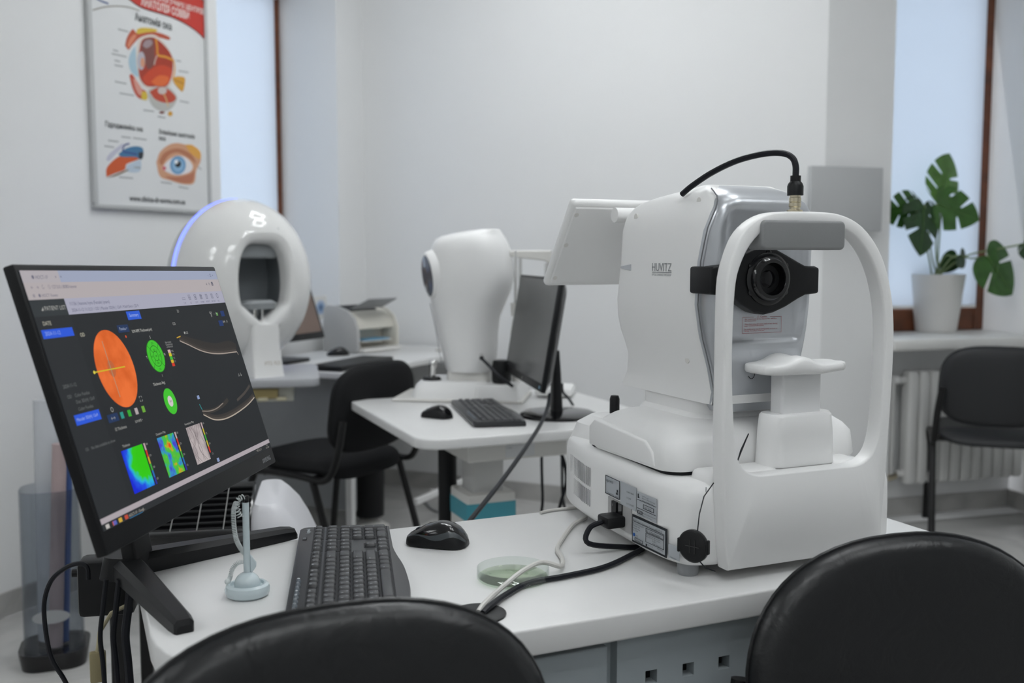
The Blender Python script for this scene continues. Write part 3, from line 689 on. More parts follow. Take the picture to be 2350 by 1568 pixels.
# cables on the desk
def on(px, z=.0): v = atz(px[0], px[1], DZ + z); return (v.x, v.y, DZ + z)
w = [on(p, z) for p, z in (((1345, 1188), .004), ((1315, 1205), .004), ((1290, 1238), .004), ((1279, 1262), .004), ((1291, 1284), .005), ((1286, 1300), .010), ((1244, 1291), .0205), ((1202, 1309), .0205), ((1160, 1342), .012), ((1130, 1368), .005), ((1108, 1390), .006), ((1098, 1405), .003))]
tag(MB().tube(catmull(w, 6), .0036, 8).build('usb_cable', M_wcable), 'white cable lying across the glass dish to the desk grommet', 'cable')
pl = K + U * -.079 + N * .188 + Vector((0, 0, .047))
bcab = [tuple(pl), tuple(pl + U * -.022 + Vector((0, 0, -.008))), tuple(pl + U * -.030 + N * -.012 + Vector((0, 0, -.028))), on((1438, 1256), .005), on((1475, 1256), .005), on((1460, 1268), .005), on((1390, 1301), .005), on((1300, 1322), .005), on((1215, 1338), .005), on((1160, 1366), .006), on((1125, 1392), .007), on((1108, 1408), .004)]
tag(MB().tube(catmull(bcab, 6), .0043, 8).build('power_cable', M_cable), 'black power cable running from the tomograph to the desk grommet', 'cable')
w2 = [on(p, .003) for p in ((1240, 1177), (1262, 1172), (1295, 1168), (1330, 1166), (1360, 1172))]
tag(MB().tube(catmull(w2, 5), .0028, 8).build('data_cable', M_wcable), 'thin white cable along the rear edge of the desk', 'cable')
# glass dish
dc = (on((1092, 1330))[0] + on((1262, 1325))[0]) / 2
dish = thing('petri_dish', 'clear glass dish with a little green liquid on the desk', 'dish', (dc, 1.395, DZ), 0)
MB().lathe([(.0001, .001), (.050, .001), (.052, .003), (.052, .017), (.0508, .017), (.0508, .0045), (.0495, .0035), (.0001, .0035)], 48).build('glass_bowl', M_glass, dish)
MB().lathe([(.0001, .0037), (.0488, .0037), (.0500, .0047), (.0488, .0055), (.0001, .0053)], 40).build('green_liquid', thin_clear('green_liquid', (.945, .98, .90)), dish)
# ================================================================ BIG MONITOR ON THE NEAR DESK
MYAW = R(84.3); MC = Vector((-.487, 1.407, 0)); MK = 1.06
SW, SH = .527 * MK, .296 * MK
mon = thing('computer_monitor', 'large black monitor showing colourful eye scans on the near desk', 'monitor', (MC.x, MC.y, DZ), MYAW)
SCZ = 1.2 - .160 * MK - DZ
Mm = Matrix.Translation((0, 0, SCZ)) @ Matrix.Rotation(R(-17.2), 4, 'X') @ Matrix.Rotation(R(.9), 4, 'Y')
M_bez = mat('monitor_bezel', (.006, .0065, .0075), .42, spec=.3, bump=.05, bscale=600)
MB().rbox((0, .0075, -.0095), (SW + .012, .015, SH + .036), .003, 2, M=Mm).build('bezel', M_bez, mon)
MB().loft([[(x, .014, z) for x, z in rr(-SW / 2 + .01, SW / 2 - .01, -SH / 2 - .015, SH / 2 - .01, .02)], [(x, .024, z) for x, z in rr(-SW / 2 + .03, SW / 2 - .03, -SH / 2, SH / 2 - .03, .03)], [(x, .040, z) for x, z in rr(-.16, .16, -.10, .09, .03)]], M=Mm).build('back_shell', M_black, mon)
scr = MB().box((0, .0, 0), (SW, .0016, SH), M=Mm).build('screen', glow('26292c', 1.0), mon, smooth=0)
MB().text('SAMSUNG', .0105, Mm @ XZ(SW / 2 - .052, -SH / 2 - .0185, -.0004), 'l', .036).build('brand_lettering', ink('9a9ca0'), mon, smooth=0, fix=False)
def S(u, v): return ((u - .5) * SW, (.5 - v) * SH)
class UI:
    k = 0
def ui(mb, hexc, name='screen_print', k=1.0, m=None): return mb.build(name, m or glow(hexc, k), scr, smooth=0, fix=False)
def ypl(l): return -.0009 - .00007 * l
def urect(u0, v0, u1, v1, hexc, l=1, name='screen_area', k=1.0, m=None):
    (a, b), (c, d) = S(u0, v0), S(u1, v1); y = ypl(l)
    mb = MB().add([(a, y, b), (c, y, b), (c, y, d), (a, y, d)], [(0, 1, 2, 3)], Mm); return ui(mb, hexc, name, k, m)
def uell(u, v, ru, rv, hexc, l=2, name='screen_disc', k=1.0, m=None, n=48):
    cx, cz = S(u, v); y = ypl(l)
    mb = MB().add([(cx + ru * SW * math.cos(2 * math.pi * i / n), y, cz + rv * SH * math.sin(2 * math.pi * i / n)) for i in range(n)], [list(range(n))], Mm); return ui(mb, hexc, name, k, m)
def uline(pts, wd, hexc, l=4, name='screen_line', k=1.0, smooth=True):
    P = [Vector((*S(*p), 0)) for p in pts]
    if smooth and len(P) > 2: P = catmull(P, 5)
    y = ypl(l); vv = []; ff = []
    for i, p in enumerate(P):
        t = (P[min(i + 1, len(P) - 1)] - P[max(i - 1, 0)]).normalized(); nx = Vector((-t.y, t.x, 0)) * wd * SW / 2
        vv += [(p.x + nx.x, y, p.y + nx.y), (p.x - nx.x, y, p.y - nx.y)]
        if i: ff.append((2 * i - 2, 2 * i - 1, 2 * i + 1, 2 * i))
    return ui(MB().add(vv, ff, Mm), hexc, name, k)
def utext(items, hexc, l=5, k=1.0, name='screen_text'):
    mb = MB()
    for t, u, v, size, al in items: x, z = S(u, v); mb.text(t, size * SH, Mm @ XZ(x, z, ypl(l)), al)
    return ui(mb, hexc, name, k)
def map_mat(name, stops, scale, mode):
    if name in MATS: return MATS[name]
    m = bpy.data.materials.new(name); m.use_nodes = True; nt = m.node_tree; nt.nodes.clear()
    o = nt.nodes.new('ShaderNodeOutputMaterial'); e = nt.nodes.new('ShaderNodeEmission'); tc = nt.nodes.new('ShaderNodeTexCoord')
    n = nt.nodes.new('ShaderNodeTexNoise'); n.inputs['Scale'].default_value = scale; n.inputs['Detail'].default_value = 3
    r = nt.nodes.new('ShaderNodeValToRGB'); el = r.color_ramp.elements
    while len(el) > 1: el.remove(el[0])
    el[0].position = stops[0][0]; el[0].color = (*s2l(stops[0][1]), 1)
    for p, h in stops[1:]: q = el.new(p); q.color = (*s2l(h), 1)
    nt.links.new(tc.outputs['Object'], n.inputs['Vector'])
    if mode == 'noise': nt.links.new(n.outputs['Fac'], r.inputs['Fac'])
    else:
        mp = nt.nodes.new('ShaderNodeVectorMath'); mp.operation = 'DISTANCE'; mp.inputs[1].default_value = mode
        sc2 = nt.nodes.new('ShaderNodeMath'); sc2.operation = 'MULTIPLY_ADD'; sc2.inputs[1].default_value = 21.0
        nn = nt.nodes.new('ShaderNodeMath'); nn.operation = 'MULTIPLY_ADD'; nn.inputs[1].default_value = .7; nn.inputs[2].default_value = -.35
        nt.links.new(tc.outputs['Object'], mp.inputs[0]); nt.links.new(mp.outputs['Value'], sc2.inputs[0]); nt.links.new(n.outputs['Fac'], nn.inputs[0]); nt.links.new(nn.outputs[0], sc2.inputs[2])
        nt.links.new(sc2.outputs[0], r.inputs['Fac'])
    nt.links.new(r.outputs['Color'], e.inputs['Color']); nt.links.new(e.outputs[0], o.inputs[0]); MATS[name] = m
    return m
# browser window
urect(0, 0, 1, .047, 'a3abc2'); urect(0, 0, .139, .047, 'b6b0b5', 2); urect(0, .047, 1, .113, 'b8b0b2'); urect(.13, .113, 1, .178, 'aeaec0'); urect(0, .113, .13, .178, '34393c')
utext([('\u25cf HOCT-1F', .035, .033, .020, 'l'), ('\u00d7', .122, .033, .020, 'l'), ('+', .142, .033, .022, 'l'), ('\u2190   \u2192   \u21bb    \u24d8 127.0.0.1:8080/viewer', .02, .072, .020, 'l'), ('\u2630    \u25cf HOCT Viewer', .018, .104, .018, 'l')], '6f6f80')
utext([('\u2013   \u25a1   \u00d7', .93, .032, .020, 'l'), ('A   \u2606   \u2b07', .90, .078, .020, 'l')], '4c5064')
utext([('\u25e2 PATIENT LIST', .032, .156, .024, 'l')], 'b0b0ac')
utext([('11136 | Ivanova Iryna (Female) (years)', .146, .142, .020, 'l'), ('2024-11-12 11:12:21 / OD | Macular 3D(H) | 12x9 / 9.0x9.0mm | SSI 9', .146, .168, .019, 'l')], '5d6076')
for i, g in enumerate('\u25ad\u25a4\u25a3\u25a6\u25a5\u25a7\u25cb'): utext([(g, .72 + i * .039, .150, .034, 'c')], '4c5064')
utext([(t, .72 + i * .039, .170, .013, 'c') for i, t in enumerate(('2 UP', '3D', 'COPY', 'COMBO', 'REPORT', 'CAPTURE', 'REC'))], '6c6f84')
urect(.379, .184, .447, .222, '2f5fd8', 2); utext([('Summary', .413, .209, .022, 'c')], 'a9bdf0'); utext([('3D', .66, .209, .02, 'c')], 'a8a8a4')
urect(.0, .178, .135, .95, '2a2d30', 1)
utext([('DATE', .022, .212, .022, 'l')], 'c2bfb0'); urect(.008, .228, .125, .262, '2b5be0', 2); utext([('2024-11-12', .018, .251, .022, 'l')], '9db2ee')
utext([('OD', .147, .27, .022, 'l')], 'd0cdb8')
utext([('2024-11-12', .020, .455, .020, 'l'), ('OD    Color Fundus', .024, .495, .019, 'l'), ('Disc 3D(H) 12x9', .050, .520, .019, 'l'), ('Color Fundus', .050, .548, .019, 'l')], '6f7272')
urect(.026, .560, .126, .600, '2b5be0', 2); utext([('Macular 3D(H) 12x9', .032, .585, .018, 'l')], 'a9bdf0'); utext([('OS    No data available to show', .028, .70, .017, 'l')], '6f7272')
# fundus disc and its cross
uell(.252, .418, .083, .165, 'e06a33', 2, 'fundus_image', m=map_mat('fundus_orange', [(.3, 'd0602e'), (.6, 'e8733c')], 30, 'noise'))
uell(.232, .415, .016, .035, 'c8683a', 3)
uline([(.155, .417), (.293, .417)], .0028, 'd8c12a'); uline([(.228, .298), (.229, .535)], .0018, '8fa58c'); uell(.155, .417, .004, .007, 'e6dc50', 5)
urect(.315, .240, .368, .273, '22375e', 2); utext([('Fundus \u25be', .3415, .263, .019, 'c')], 'aab4cc'); uell(.342, .292, .003, .006, 'e0562f', 3)
utext([('ILM-RPE Thickness(\u03bcm)', .43, .280, .019, 'c'), ('Thickness Avg.', .43, .525, .019, 'c'), ('S', .459, .315, .018, 'c'), ('I', .459, .495, .018, 'c'), ('T', .41, .402, .018, 'c'), ('N', .507, .402, .018, 'c')], 'c8c8c2')
# ETDRS rings
uell(.459, .397, .043, .076, '43c82e', 2, 'thickness_chart')
def uring(ru, rv): uline([(.459 + ru * math.cos(R(a)), .397 + rv * math.sin(R(a))) for a in range(0, 361, 12)], .0016, '1f6a16', 4, smooth=False)
uring(.042, .075); uring(.027, .048); uring(.012, .022)
for a in (45, 135, 225, 315): uline([(.459 + .012 * math.cos(R(a)), .397 + .022 * math.sin(R(a))), (.459 + .042 * math.cos(R(a)), .397 + .075 * math.sin(R(a)))], .0014, '1f6a16', 4)
utext([(t, u, v, .014, 'c') for t, u, v in (('241', .459, .402), ('333', .459, .373), ('326', .459, .433), ('271', .459, .343), ('276', .459, .463), ('319', .437, .402), ('331', .481, .402))], '145010', 6)
for i, h in enumerate(('d8b6b6', 'd6c832', '3fbf3a', 'd6b92a', 'd93a2a')): urect(.530, .379 + i * .016, .545, .394 + i * .016, h, 3)
utext([('Normative', .530, .348, .014, 'l'), ('Distribution', .530, .359, .014, 'l'), ('of Normals', .530, .370, .014, 'l'), ('95%', .549, .392, .013, 'l'), ('90%', .549, .408, .013, 'l'), ('5%', .549, .425, .013, 'l'), ('1%', .549, .441, .013, 'l')], '9a9a98')
uell(.459, .608, .031, .060, '43c82e', 2, 'average_chart'); uell(.459, .608, .013, .025, 'd8cfd0', 3); utext([('269', .459, .613, .014, 'c')], '6a5f62', 6)
for i, h in enumerate(('2a9a8a', '37b030', 'b9aeb0', '6fae3a')): urect(.206 + i * .034, .595, .220 + i * .034, .622, h, 3)
urect(.150, .592, .196, .625, '22375e', 2); utext([('\u27f7', .172, .616, .02, 'c'), ('\u26f6', .318, .575, .03, 'c'), ('\u25cb', .178, .585, .026, 'c')], 'b8b8b4')
utext([('\u25a4 Thickness', .165, .662, .018, 'l'), ('ILM-RPE \u25be', .26, .655, .016, 'l'), ('Thickness', .172, .733, .015, 'l'), ('Deviation Map', .335, .733, .015, 'l'), ('Normative Map', .494, .733, .015, 'l')], 'b0b0ac')
# maps
cx1, cz1 = S(.236, .805)
pt = Mm @ Vector((cx1, 0, cz1))
urect(.160, .744, .258, .921, '30c020', 3, 'thickness_map', m=map_mat('thickness_map', [(.35, '37c41c'), (.55, '38c822'), (.66, '2fb0d8'), (.76, '2a52e0'), (.95, '2030d0')], 34, tuple(pt)))
urect(.333, .744, .421, .920, '60b040', 3, 'deviation_map', m=map_mat('deviation_map', [(.30, '4a48c8'), (.40, '3a90c0'), (.47, '48b848'), (.56, '5cbc3c'), (.62, 'c8a030'), (.70, 'd8482c')], 55, 'noise'))
urect(.494, .744, .578, .920, 'b0a4a4', 3, 'normative_map', m=map_mat('normative_map', [(.3, '8e8486'), (.6, 'b8aeae')], 40, 'noise'))
for k in range(7):
    u0 = .50 + .011 * k; uline([(u0, .745), (u0 + .012 * math.sin(k), .80), (u0 - .006 + .02 * math.cos(k * 2), .86), (u0 + .004, .915)], .0012, '5f5658', 5)
for ub in (.264, .427, .584):
    for i, h in enumerate(('c8b0b0', 'd93a2a', 'd0b02a', '3fae3a', '2a70c0', '3030a0') if ub < .5 else ('c8b0b0', 'c8b83a', '3fae3a', 'c8b83a', 'd93a2a')): urect(ub, .744 + i * .0295, ub + .007, .744 + (i + 1) * .0295, h, 3)
    utext([(t, ub + .010, .755 + i * .05, .012, 'l') for i, t in enumerate(('500', '375', '250', '125'))], 'a8a8a4')
# scan curves
def scan(pts, base, n=5):
    for j in range(n): uline([(u, v - .006 * j * (1 - .4 * abs(u - .8))) for u, v in pts], .0035 if j == 0 else .004, base if j == 0 else '4a4440' if j < 3 else '3a3634', 5 - (j > 0), k=1.0)
uline([(.625, .335), (.72, .372), (.83, .405), (.93, .405), (.975, .425)], .022, '34312f', 2); uline([(.62, .70), (.68, .708), (.75, .70), (.80, .68)], .012, '3c3835', 2)
scan([(.615, .346), (.66, .372), (.72, .408), (.781, .432), (.85, .445), (.92, .450), (.968, .452)], 'a89c92')
uline([(.968, .452), (.974, .470)], .003, 'a89c92', 6)
scan([(.616, .713), (.67, .752), (.732, .767), (.80, .765), (.881, .751), (.94, .735), (.992, .714)], 'b8ac9e')
uline([(.615, .695), (.66, .706), (.71, .705), (.76, .69)], .003, '8d837a', 5); uline([(.86, .70), (.93, .675), (.985, .645)], .008, '4a4541', 3)
utext([('\u2702  \u00b7  \u22a2  ', .86, .245, .03, 'l'), ('\u2194  \u2315', .935, .29, .026, 'l'), ('OD', .605, .268, .02, 'l'), ('\u25cf OS', .655, .318, .018, 'l'), ('\u2315 \u2193', .925, .585, .028, 'l')], 'b8b8b4')
urect(.94, .222, .966, .252, '20396e', 2); urect(.905, .272, .935, .302, '20396e', 2); urect(.907, .228, .917, .245, '6fae5a', 3)
uline([(.603, .33), (.628, .325)], .003, 'c8a030', 5); uline([(.612, .66), (.618, .69)], .003, '2f9a9a', 5); urect(.612, .618, .626, .636, '8fa0c8', 3); urect(.612, .93, .626, .948, '8fa0c8', 3)
# task bar
urect(0, .953, 1, .974, 'b3aab0', 2); urect(0, .974, 1, 1, '2b2e31', 2)
for u, h in ((.012, 'c8c4c0'), (.040, 'd05a34'), (.043, '3a6ac8'), (.066, 'd8b040'), (.092, 'c8503c')): urect(u, .980, u + .014, .996, h, 3)
utext([('HOCT-1F - Googl...', .11, .994, .016, 'l'), ('\u2303 \u2630 \u25a1 \u2302 \u266a', .88, .990, .016, 'l'), ('11:12', .965, .984, .011, 'l'), ('12.11.2024', .958, .996, .011, 'l')], 'b8b4ac'); urect(.108, .998, .17, 1, '3a86b8', 4)
# stand
for sgn in (-1, 1):
    a, b = Vector((.012 * sgn, .066, 0)), Vector((.212 * sgn, -.108, 0)); d = (b - a).normalized(); q = Vector((-d.y, d.x, 0)); L = []
    for t, w, h in ((0, .022, .030), (.1, .021, .030), (.92, .0145, .020), (.985, .0125, .017), (1, .010, .010)):
        c = a + (b - a) * t
        L.append([tuple(c + q * (w * k) + Vector((0, 0, h * zz))) for k, zz in ((-1, 0.02), (-1, .70), (-.62, 1), (.62, 1), (1, .70), (1, 0.02))])
    MB().loft(L).build('stand_leg', M_black, mon, smooth=20)
MB().levels([(.0, -.035, .035, .040, .105, .02), (.032, -.03, .03, .045, .10, .02)], 4).build('stand_hub', M_black, mon)
MB().loft([[(x, y + .045 + .04 * t, .03 + (SCZ - .06) * t) for x, y in rr(-.028, .028, .0, .022, .006)] for t in (0, .5, 1)]).build('stand_column', M_black, mon)

# ================================================================ KEYBOARD (near desk)
KX = Vector((-.16, .987, 0)).normalized(); kyaw = math.atan2(KX.y, KX.x)
def make_keyboard(name, label, loc, rz, group, legends=True, detail=True):
    kb = thing(name, label, 'keyboard', loc, rz, group)
    top = [(-.2215, .077), (.2215, .077)]
    edge = catmull([(.2215, -.068, 0), (.15, -.069, 0), (.10, -.070, 0), (.06, -.074, 0), (.0, -.082, 0), (-.08, -.085, 0), (-.15, -.081, 0), (-.2215, -.074, 0)], 4)
    po = corner(-.2115, .067, .010, 180, 90, 4) + corner(.2055, .061, .016, 90, 0, 5) + [(p.x, p.y) for p in edge]
    cxm = 0; L = []
    for z, k in ((0.001, .985), (.004, 1.), (.010, 1.), (.0145, .985), (.0155, .965)): L.append([(x * (1 - (1 - k) * .4), y * k, z + .004 * (y + .08) / .16) for x, y in po])
    MB().loft(L).build('shell', M_kbody, kb, smooth=40)
    u = .019; Z = lambda y: .0155 + .004 * (y + .08) / .16
    def well(xa, xb, ya, yb): MB().add([(xa, ya, Z(ya) + .0004), (xb, ya, Z(ya) + .0004), (xb, yb, Z(yb) + .0004), (xa, yb, Z(yb) + .0004), (xa, ya, Z(ya) - .002), (xb, ya, Z(ya) - .002), (xb, yb, Z(yb) - .002), (xa, yb, Z(yb) - .002)], [(0, 1, 2, 3), (4, 5, 1, 0), (5, 6, 2, 1), (6, 7, 3, 2), (7, 4, 0, 3)]).build('key_gap_shade', M_dark, kb, smooth=0)  # dark plates on the shell paint the shade between the keys
    for ya, yb in ((-.0640, .0340), (.0370, .0540)):
        for xa, xb in ((-.2135, .0730), (.0775, .1365), (.1415, .2165)):
            if ya < 0 and 0 < xa < .1: well(xa, xb, -.0060, yb); well(xa, xb, -.0640, -.0440); well(xa + .0185, xb - .0185, -.0440, -.0245)
            else: well(xa, xb, ya, yb)
    meshes = {}
    def key(x, y, w=1., h=1., m=M_key, t=None, sub=None):
        kk = (round(w, 3), round(h, 3), m.name)
        if kk not in meshes:
            ww, hh = w * u - .0022, h * u - .0022; mb = MB(); L = []
            for z, s in ((-.003, 0), (.0, .0002), (.0040, .0018), (.0046, .0030)): L.append([(a, b_ + .0004 * (z > .003), z) for a, b_ in rr(-ww / 2 + s, ww / 2 - s, -hh / 2 + s, hh / 2 - s, .0018, 2)])
            me = mb.loft(L).mesh('key', None, 50); me.materials.append(m); meshes[kk] = me
        place('key', meshes[kk], kb, (x, y, Z(y)))
        if t: LEG.append((t, x - w * u / 2 + .0045, y + .0012, .0048)); 
        if sub: LEG2.append((sub, x + .0012, y - .0052, .0046))
    LEG, LEG2 = [], []
    x0 = -.2130
    rows = [(.0235, 1), (.0035, 1), (-.0155, 1), (-.0345, 1), (-.0535, 1)]
    # function row
    fx = [0, 2, 3, 4, 5, 6.5, 7.5, 8.5, 9.5, 11, 12, 13, 14]
    for i, f in enumerate(fx): key(x0 + (f + .5) * u, .0455, 1, .82, t=('Esc' if i == 0 else 'F%d' % i))
    nums = '`1234567890-='
    for i, c in enumerate(nums): key(x0 + (i + .5) * u, rows[0][0], t=c)
    key(x0 + 14 * u, rows[0][0], 2, 1, t='Bksp')
    key(x0 + .75 * u, rows[1][0], 1.5, 1, t='Tab')
    for i, c in enumerate('QWERTYUIOP[]'): key(x0 + (2 + i) * u, rows[1][0], t=c, sub='\u0419\u0426\u0423\u041a\u0415\u041d\u0413\u0428\u0429\u0417\u0425\u0407'[i])
    key(x0 + 14.25 * u, rows[1][0], 1.5, 1, t='\\')
    key(x0 + .875 * u, rows[2][0], 1.75, 1, t='Caps')
    for i, c in enumerate("ASDFGHJKL;'"): key(x0 + (2.25 + i) * u, rows[2][0], t=c, sub='\u0424\u0406\u0412\u0410\u041f\u0420\u041e\u041b\u0414\u0416\u0404'[i])
    key(x0 + 13.875 * u, rows[2][0], 2.25, 1, t='Enter')
    key(x0 + 1.125 * u, rows[3][0], 2.25, 1, t='Shift')
    for i, c in enumerate('ZXCVBNM,./'): key(x0 + (2.75 + i) * u, rows[3][0], t=c, sub='\u042f\u0427\u0421\u041c\u0418\u0422\u042c\u0411\u042e.'[i])
    key(x0 + 13.625 * u, rows[3][0], 2.75, 1, t='Shift')
    xx = x0
    for w, t in ((1.5, 'Ctrl'), (1., ''), (1.25, 'Alt'), (6.25, ''), (1.25, 'Alt'), (1., ''), (1., ''), (1.75, 'Ctrl')): key(xx + w * u / 2, rows[4][0], w, 1, t=t or None); xx += w * u
    nx = x0 + 15 * u + .006
    for i in range(3):
        for j, nm in zip((0, 1), (('Ins', 'Home', 'PgUp'), ('Del', 'End', 'PgDn'))): key(nx + (i + .5) * u, rows[j][0], t=nm[i])
        key(nx + (i + .5) * u, rows[4][0], t='\u2190\u2193\u2192'[i]); key(nx + (i + .5) * u, .0455, 1, .82, t=('PrtSc', 'ScrLk', 'Pause')[i])
    key(nx + 1.5 * u, rows[3][0], t='\u2191')
    px_ = nx + 3 * u + .006
    for j, r4 in enumerate((('Num', '/', '*', '-'), ('7', '8', '9'), ('4', '5', '6'), ('1', '2', '3'))):
        for i, c in enumerate(r4): key(px_ + (i + .5) * u * .97, rows[j][0], .97, 1, t=c)
    key(px_ + u * .97, rows[4][0], 1.94, 1, t='0'); key(px_ + 2.5 * u * .97, rows[4][0], .97, 1, t='.')
    key(px_ + 3.5 * u * .97, (rows[1][0] + rows[2][0]) / 2, .97, 2, t='+'); key(px_ + 3.5 * u * .97, (rows[3][0] + rows[4][0]) / 2, .97, 2, t='Ent')
    for i in range(4): key(px_ + (i + .5) * u * .97, .0455, .97, .82)
    for i in range(8): key(-.175 + i * .0165, .0655, .80, .50, M_mkey)
    if legends:
        mb = MB()
        for t, x, y, s in LEG: mb.text(t, s if len(t) < 3 else .0030, Matrix.Translation((x, y, Z(y) + .00475)))
        for t, x, y, s in LEG2: mb.text(t, s, Matrix.Translation((x, y, Z(y) + .00475)))
        for i in range(8): mb.text('\u266a\u2302\u2709\u25c0\u25b6\u2212+\u25a0'[i], .005, Matrix.Translation((-.175 + i * .0165 - .002, .0635, Z(.065) + .0048)))
        mb.build('key_legends', ink('c9ccd0'), kb, smooth=0, fix=False)['kind'] = 'stuff'
        MB().text('logitech', .0085, Matrix.Translation((.178, .060, Z(.06) + .0012)) @ Matrix.Rotation(0, 4, 'Z')).build('brand_lettering', ink('b9c2c8'), kb, smooth=0, fix=False)
        MB().rbox((.150, .0665, Z(.066)), (.014, .007, .002), .0008, 1).build('power_switch', M_blackg, kb)
    return kb
kc = Vector((-.271, 1.611, 0)) - KX * .2215
make_keyboard('keyboard', 'dark grey keyboard lying in front of the large lit monitor', (kc.x, kc.y, DZ), kyaw, 'computer keyboards')

# ================================================================ MICE
def make_mouse(name, label, loc, rz, group, band=True):
    ms = thing(name, label, 'mouse', loc, rz, group)
    Wt = [(0, .013), (.03, .019), (.1, .0245), (.3, .0285), (.5, .0278), (.7, .0288), (.88, .0265), (.96, .020), (1, .011)]
    Ht = [(0, .012), (.05, .0165), (.15, .022), (.35, .0325), (.55, .0375), (.72, .0365), (.86, .029), (.95, .018), (1, .010)]
    T = [0, .02, .05, .1, .17, .25, .35, .45, .55, .65, .75, .84, .9, .95, .98, 1]
    def sect(t, p0, p1, n, shr=1., out=1.):
        w, h = interp(Wt, t), interp(Ht, t); x = .0495 - .099 * t; r = []
        for i in range(n + 1):
            a = R(p0 + (p1 - p0) * i / n); ca, sa = math.cos(a), math.sin(a)
            r.append((x, math.copysign(abs(ca) ** .75, ca) * w * out, .0015 + abs(sa) ** .8 * h * shr))
        return r
    phi = lambda t: 30 + 16 * math.cos(2 * math.pi * (t - .05)) if band else 28
    wdt = lambda t: interp([(0, 3), (.35, 7), (.7, 20), (1, 22)], t)
    MB().loft([sect(t, 0, 180, 30, .985, .985) for t in T]).build('body', M_black, ms, smooth=60)
    top = MB().loft([sect(t, phi(t) + wdt(t), 180 - phi(t) - wdt(t), 18) for t in T], cap=(False, False), closed=False).build('top_shell', M_blackg, ms, smooth=60, fix=True)
    if band:
        gm = mat('mouse_band', (.050, .058, .064), .3)
        for s in (0, 1):
            mb = MB().loft([sect(t, phi(t), phi(t) + wdt(t), 5) if not s else sect(t, 180 - phi(t) - wdt(t), 180 - phi(t), 5) for t in T], cap=(False, False), closed=False)
            mb.build('side_band', gm, ms, smooth=60)
        MB().box((-.024, -.0287, .0185), (.0030, .0006, .0030)).box((-.032, -.0285, .0180), (.0016, .0006, .0034)).build('print', ink('c9ccd0'), ms)
    MB().lathe([(.0001, -.0035), (.008, -.0035), (.0085, -.002), (.0085, .002), (.008, .0035), (.0001, .0035)], 20, Matrix.Translation((.030, 0, .0185)) @ Matrix.Rotation(math.pi / 2, 4, 'X')).build('scroll_wheel', mat('wheel', (.02, .025, .035), .5), ms)
    return ms
make_mouse('computer_mouse', 'black mouse with grey side stripe beside the large keyboard', (-.119, 1.565, DZ), R(165), 'computer mice')

# ================================================================ PEN ON A STAND
ps = thing('desk_pen', 'pale blue pen on a round stand with a coiled cord', 'pen stand', (-.360, 1.322, DZ), R(10))
MB().lathe([(.0001, .0), (.024, .0), (.0285, .003), (.030, .008), (.030, .011), (.0285, .0155), (.025, .018), (.0225, .0175), (.021, .014), (.0001, .012)], 40, sx=1., sy=.92).build('base', M_penb, ps)
MB().sphere((0, 0, .017), .0175, 24, 14, (1, 1, .95)).build('holder', M_penb, ps)
MB().lathe([(.0045, .022), (.0046, .05), (.0045, .128), (.0045, .131)], 16, Matrix.Translation((.0, 0, 0))).build('barrel', M_penb, ps)
MB().lathe([(.0047, .130), (.0047, .1375), (.004, .139), (0.0001, .139)], 16).build('tip_cap', M_blackg, ps)
MB().prism([(.0045, .030), (.012, .040), (.0125, .046), (.0045, .058)], -.0018, .0018, 'xz').build('clip', M_penb, ps, bevel=(.0008, 1))
def coil(path, r, turns, wire):
    P = catmull(path, 10); n = len(P); out = []; N_ = turns * 10
    for i in range(N_):
        f = i / (N_ - 1) * (n - 1); a = int(min(f, n - 2)); p = P[a].lerp(P[a + 1], f - a); t = (P[a + 1] - P[a]).normalized()
        s_ = t.cross(Vector((0, 1, 0))).normalized(); q = t.cross(s_); ph = 2 * math.pi * turns * i / (N_ - 1); out.append(p + s_ * r * math.cos(ph) + q * r * math.sin(ph))
    return MB().tube(out, wire, 5)
M_coil = mat('coil_cord', (.66, .70, .70), .35)
coil([(-.002, -.003, .138), (-.008, -.006, .136), (-.011, -.007, .128), (-.009, -.008, .118), (-.006, -.008, .111)], .0035, 9, .0006).build('coil_knot', M_coil, ps)
coil([(-.012, -.004, .131), (-.0155, -.004, .12), (-.0155, -.004, .10), (-.013, -.003, .08), (-.008, .004, .065), (-.002, .008, .055)], .0028, 46, .00065).build('coil_cord', M_coil, ps)
coil([(.0, .012, .044), (-.012, .014, .043), (-.020, .012, .036), (-.023, .008, .026), (-.025, .006, .021)], .0028, 22, .00065).build('coil_cord', M_coil, ps)
MB().sphere((-.0265, .004, .020), .0042, 10, 8).build('cord_end', M_coil, ps)

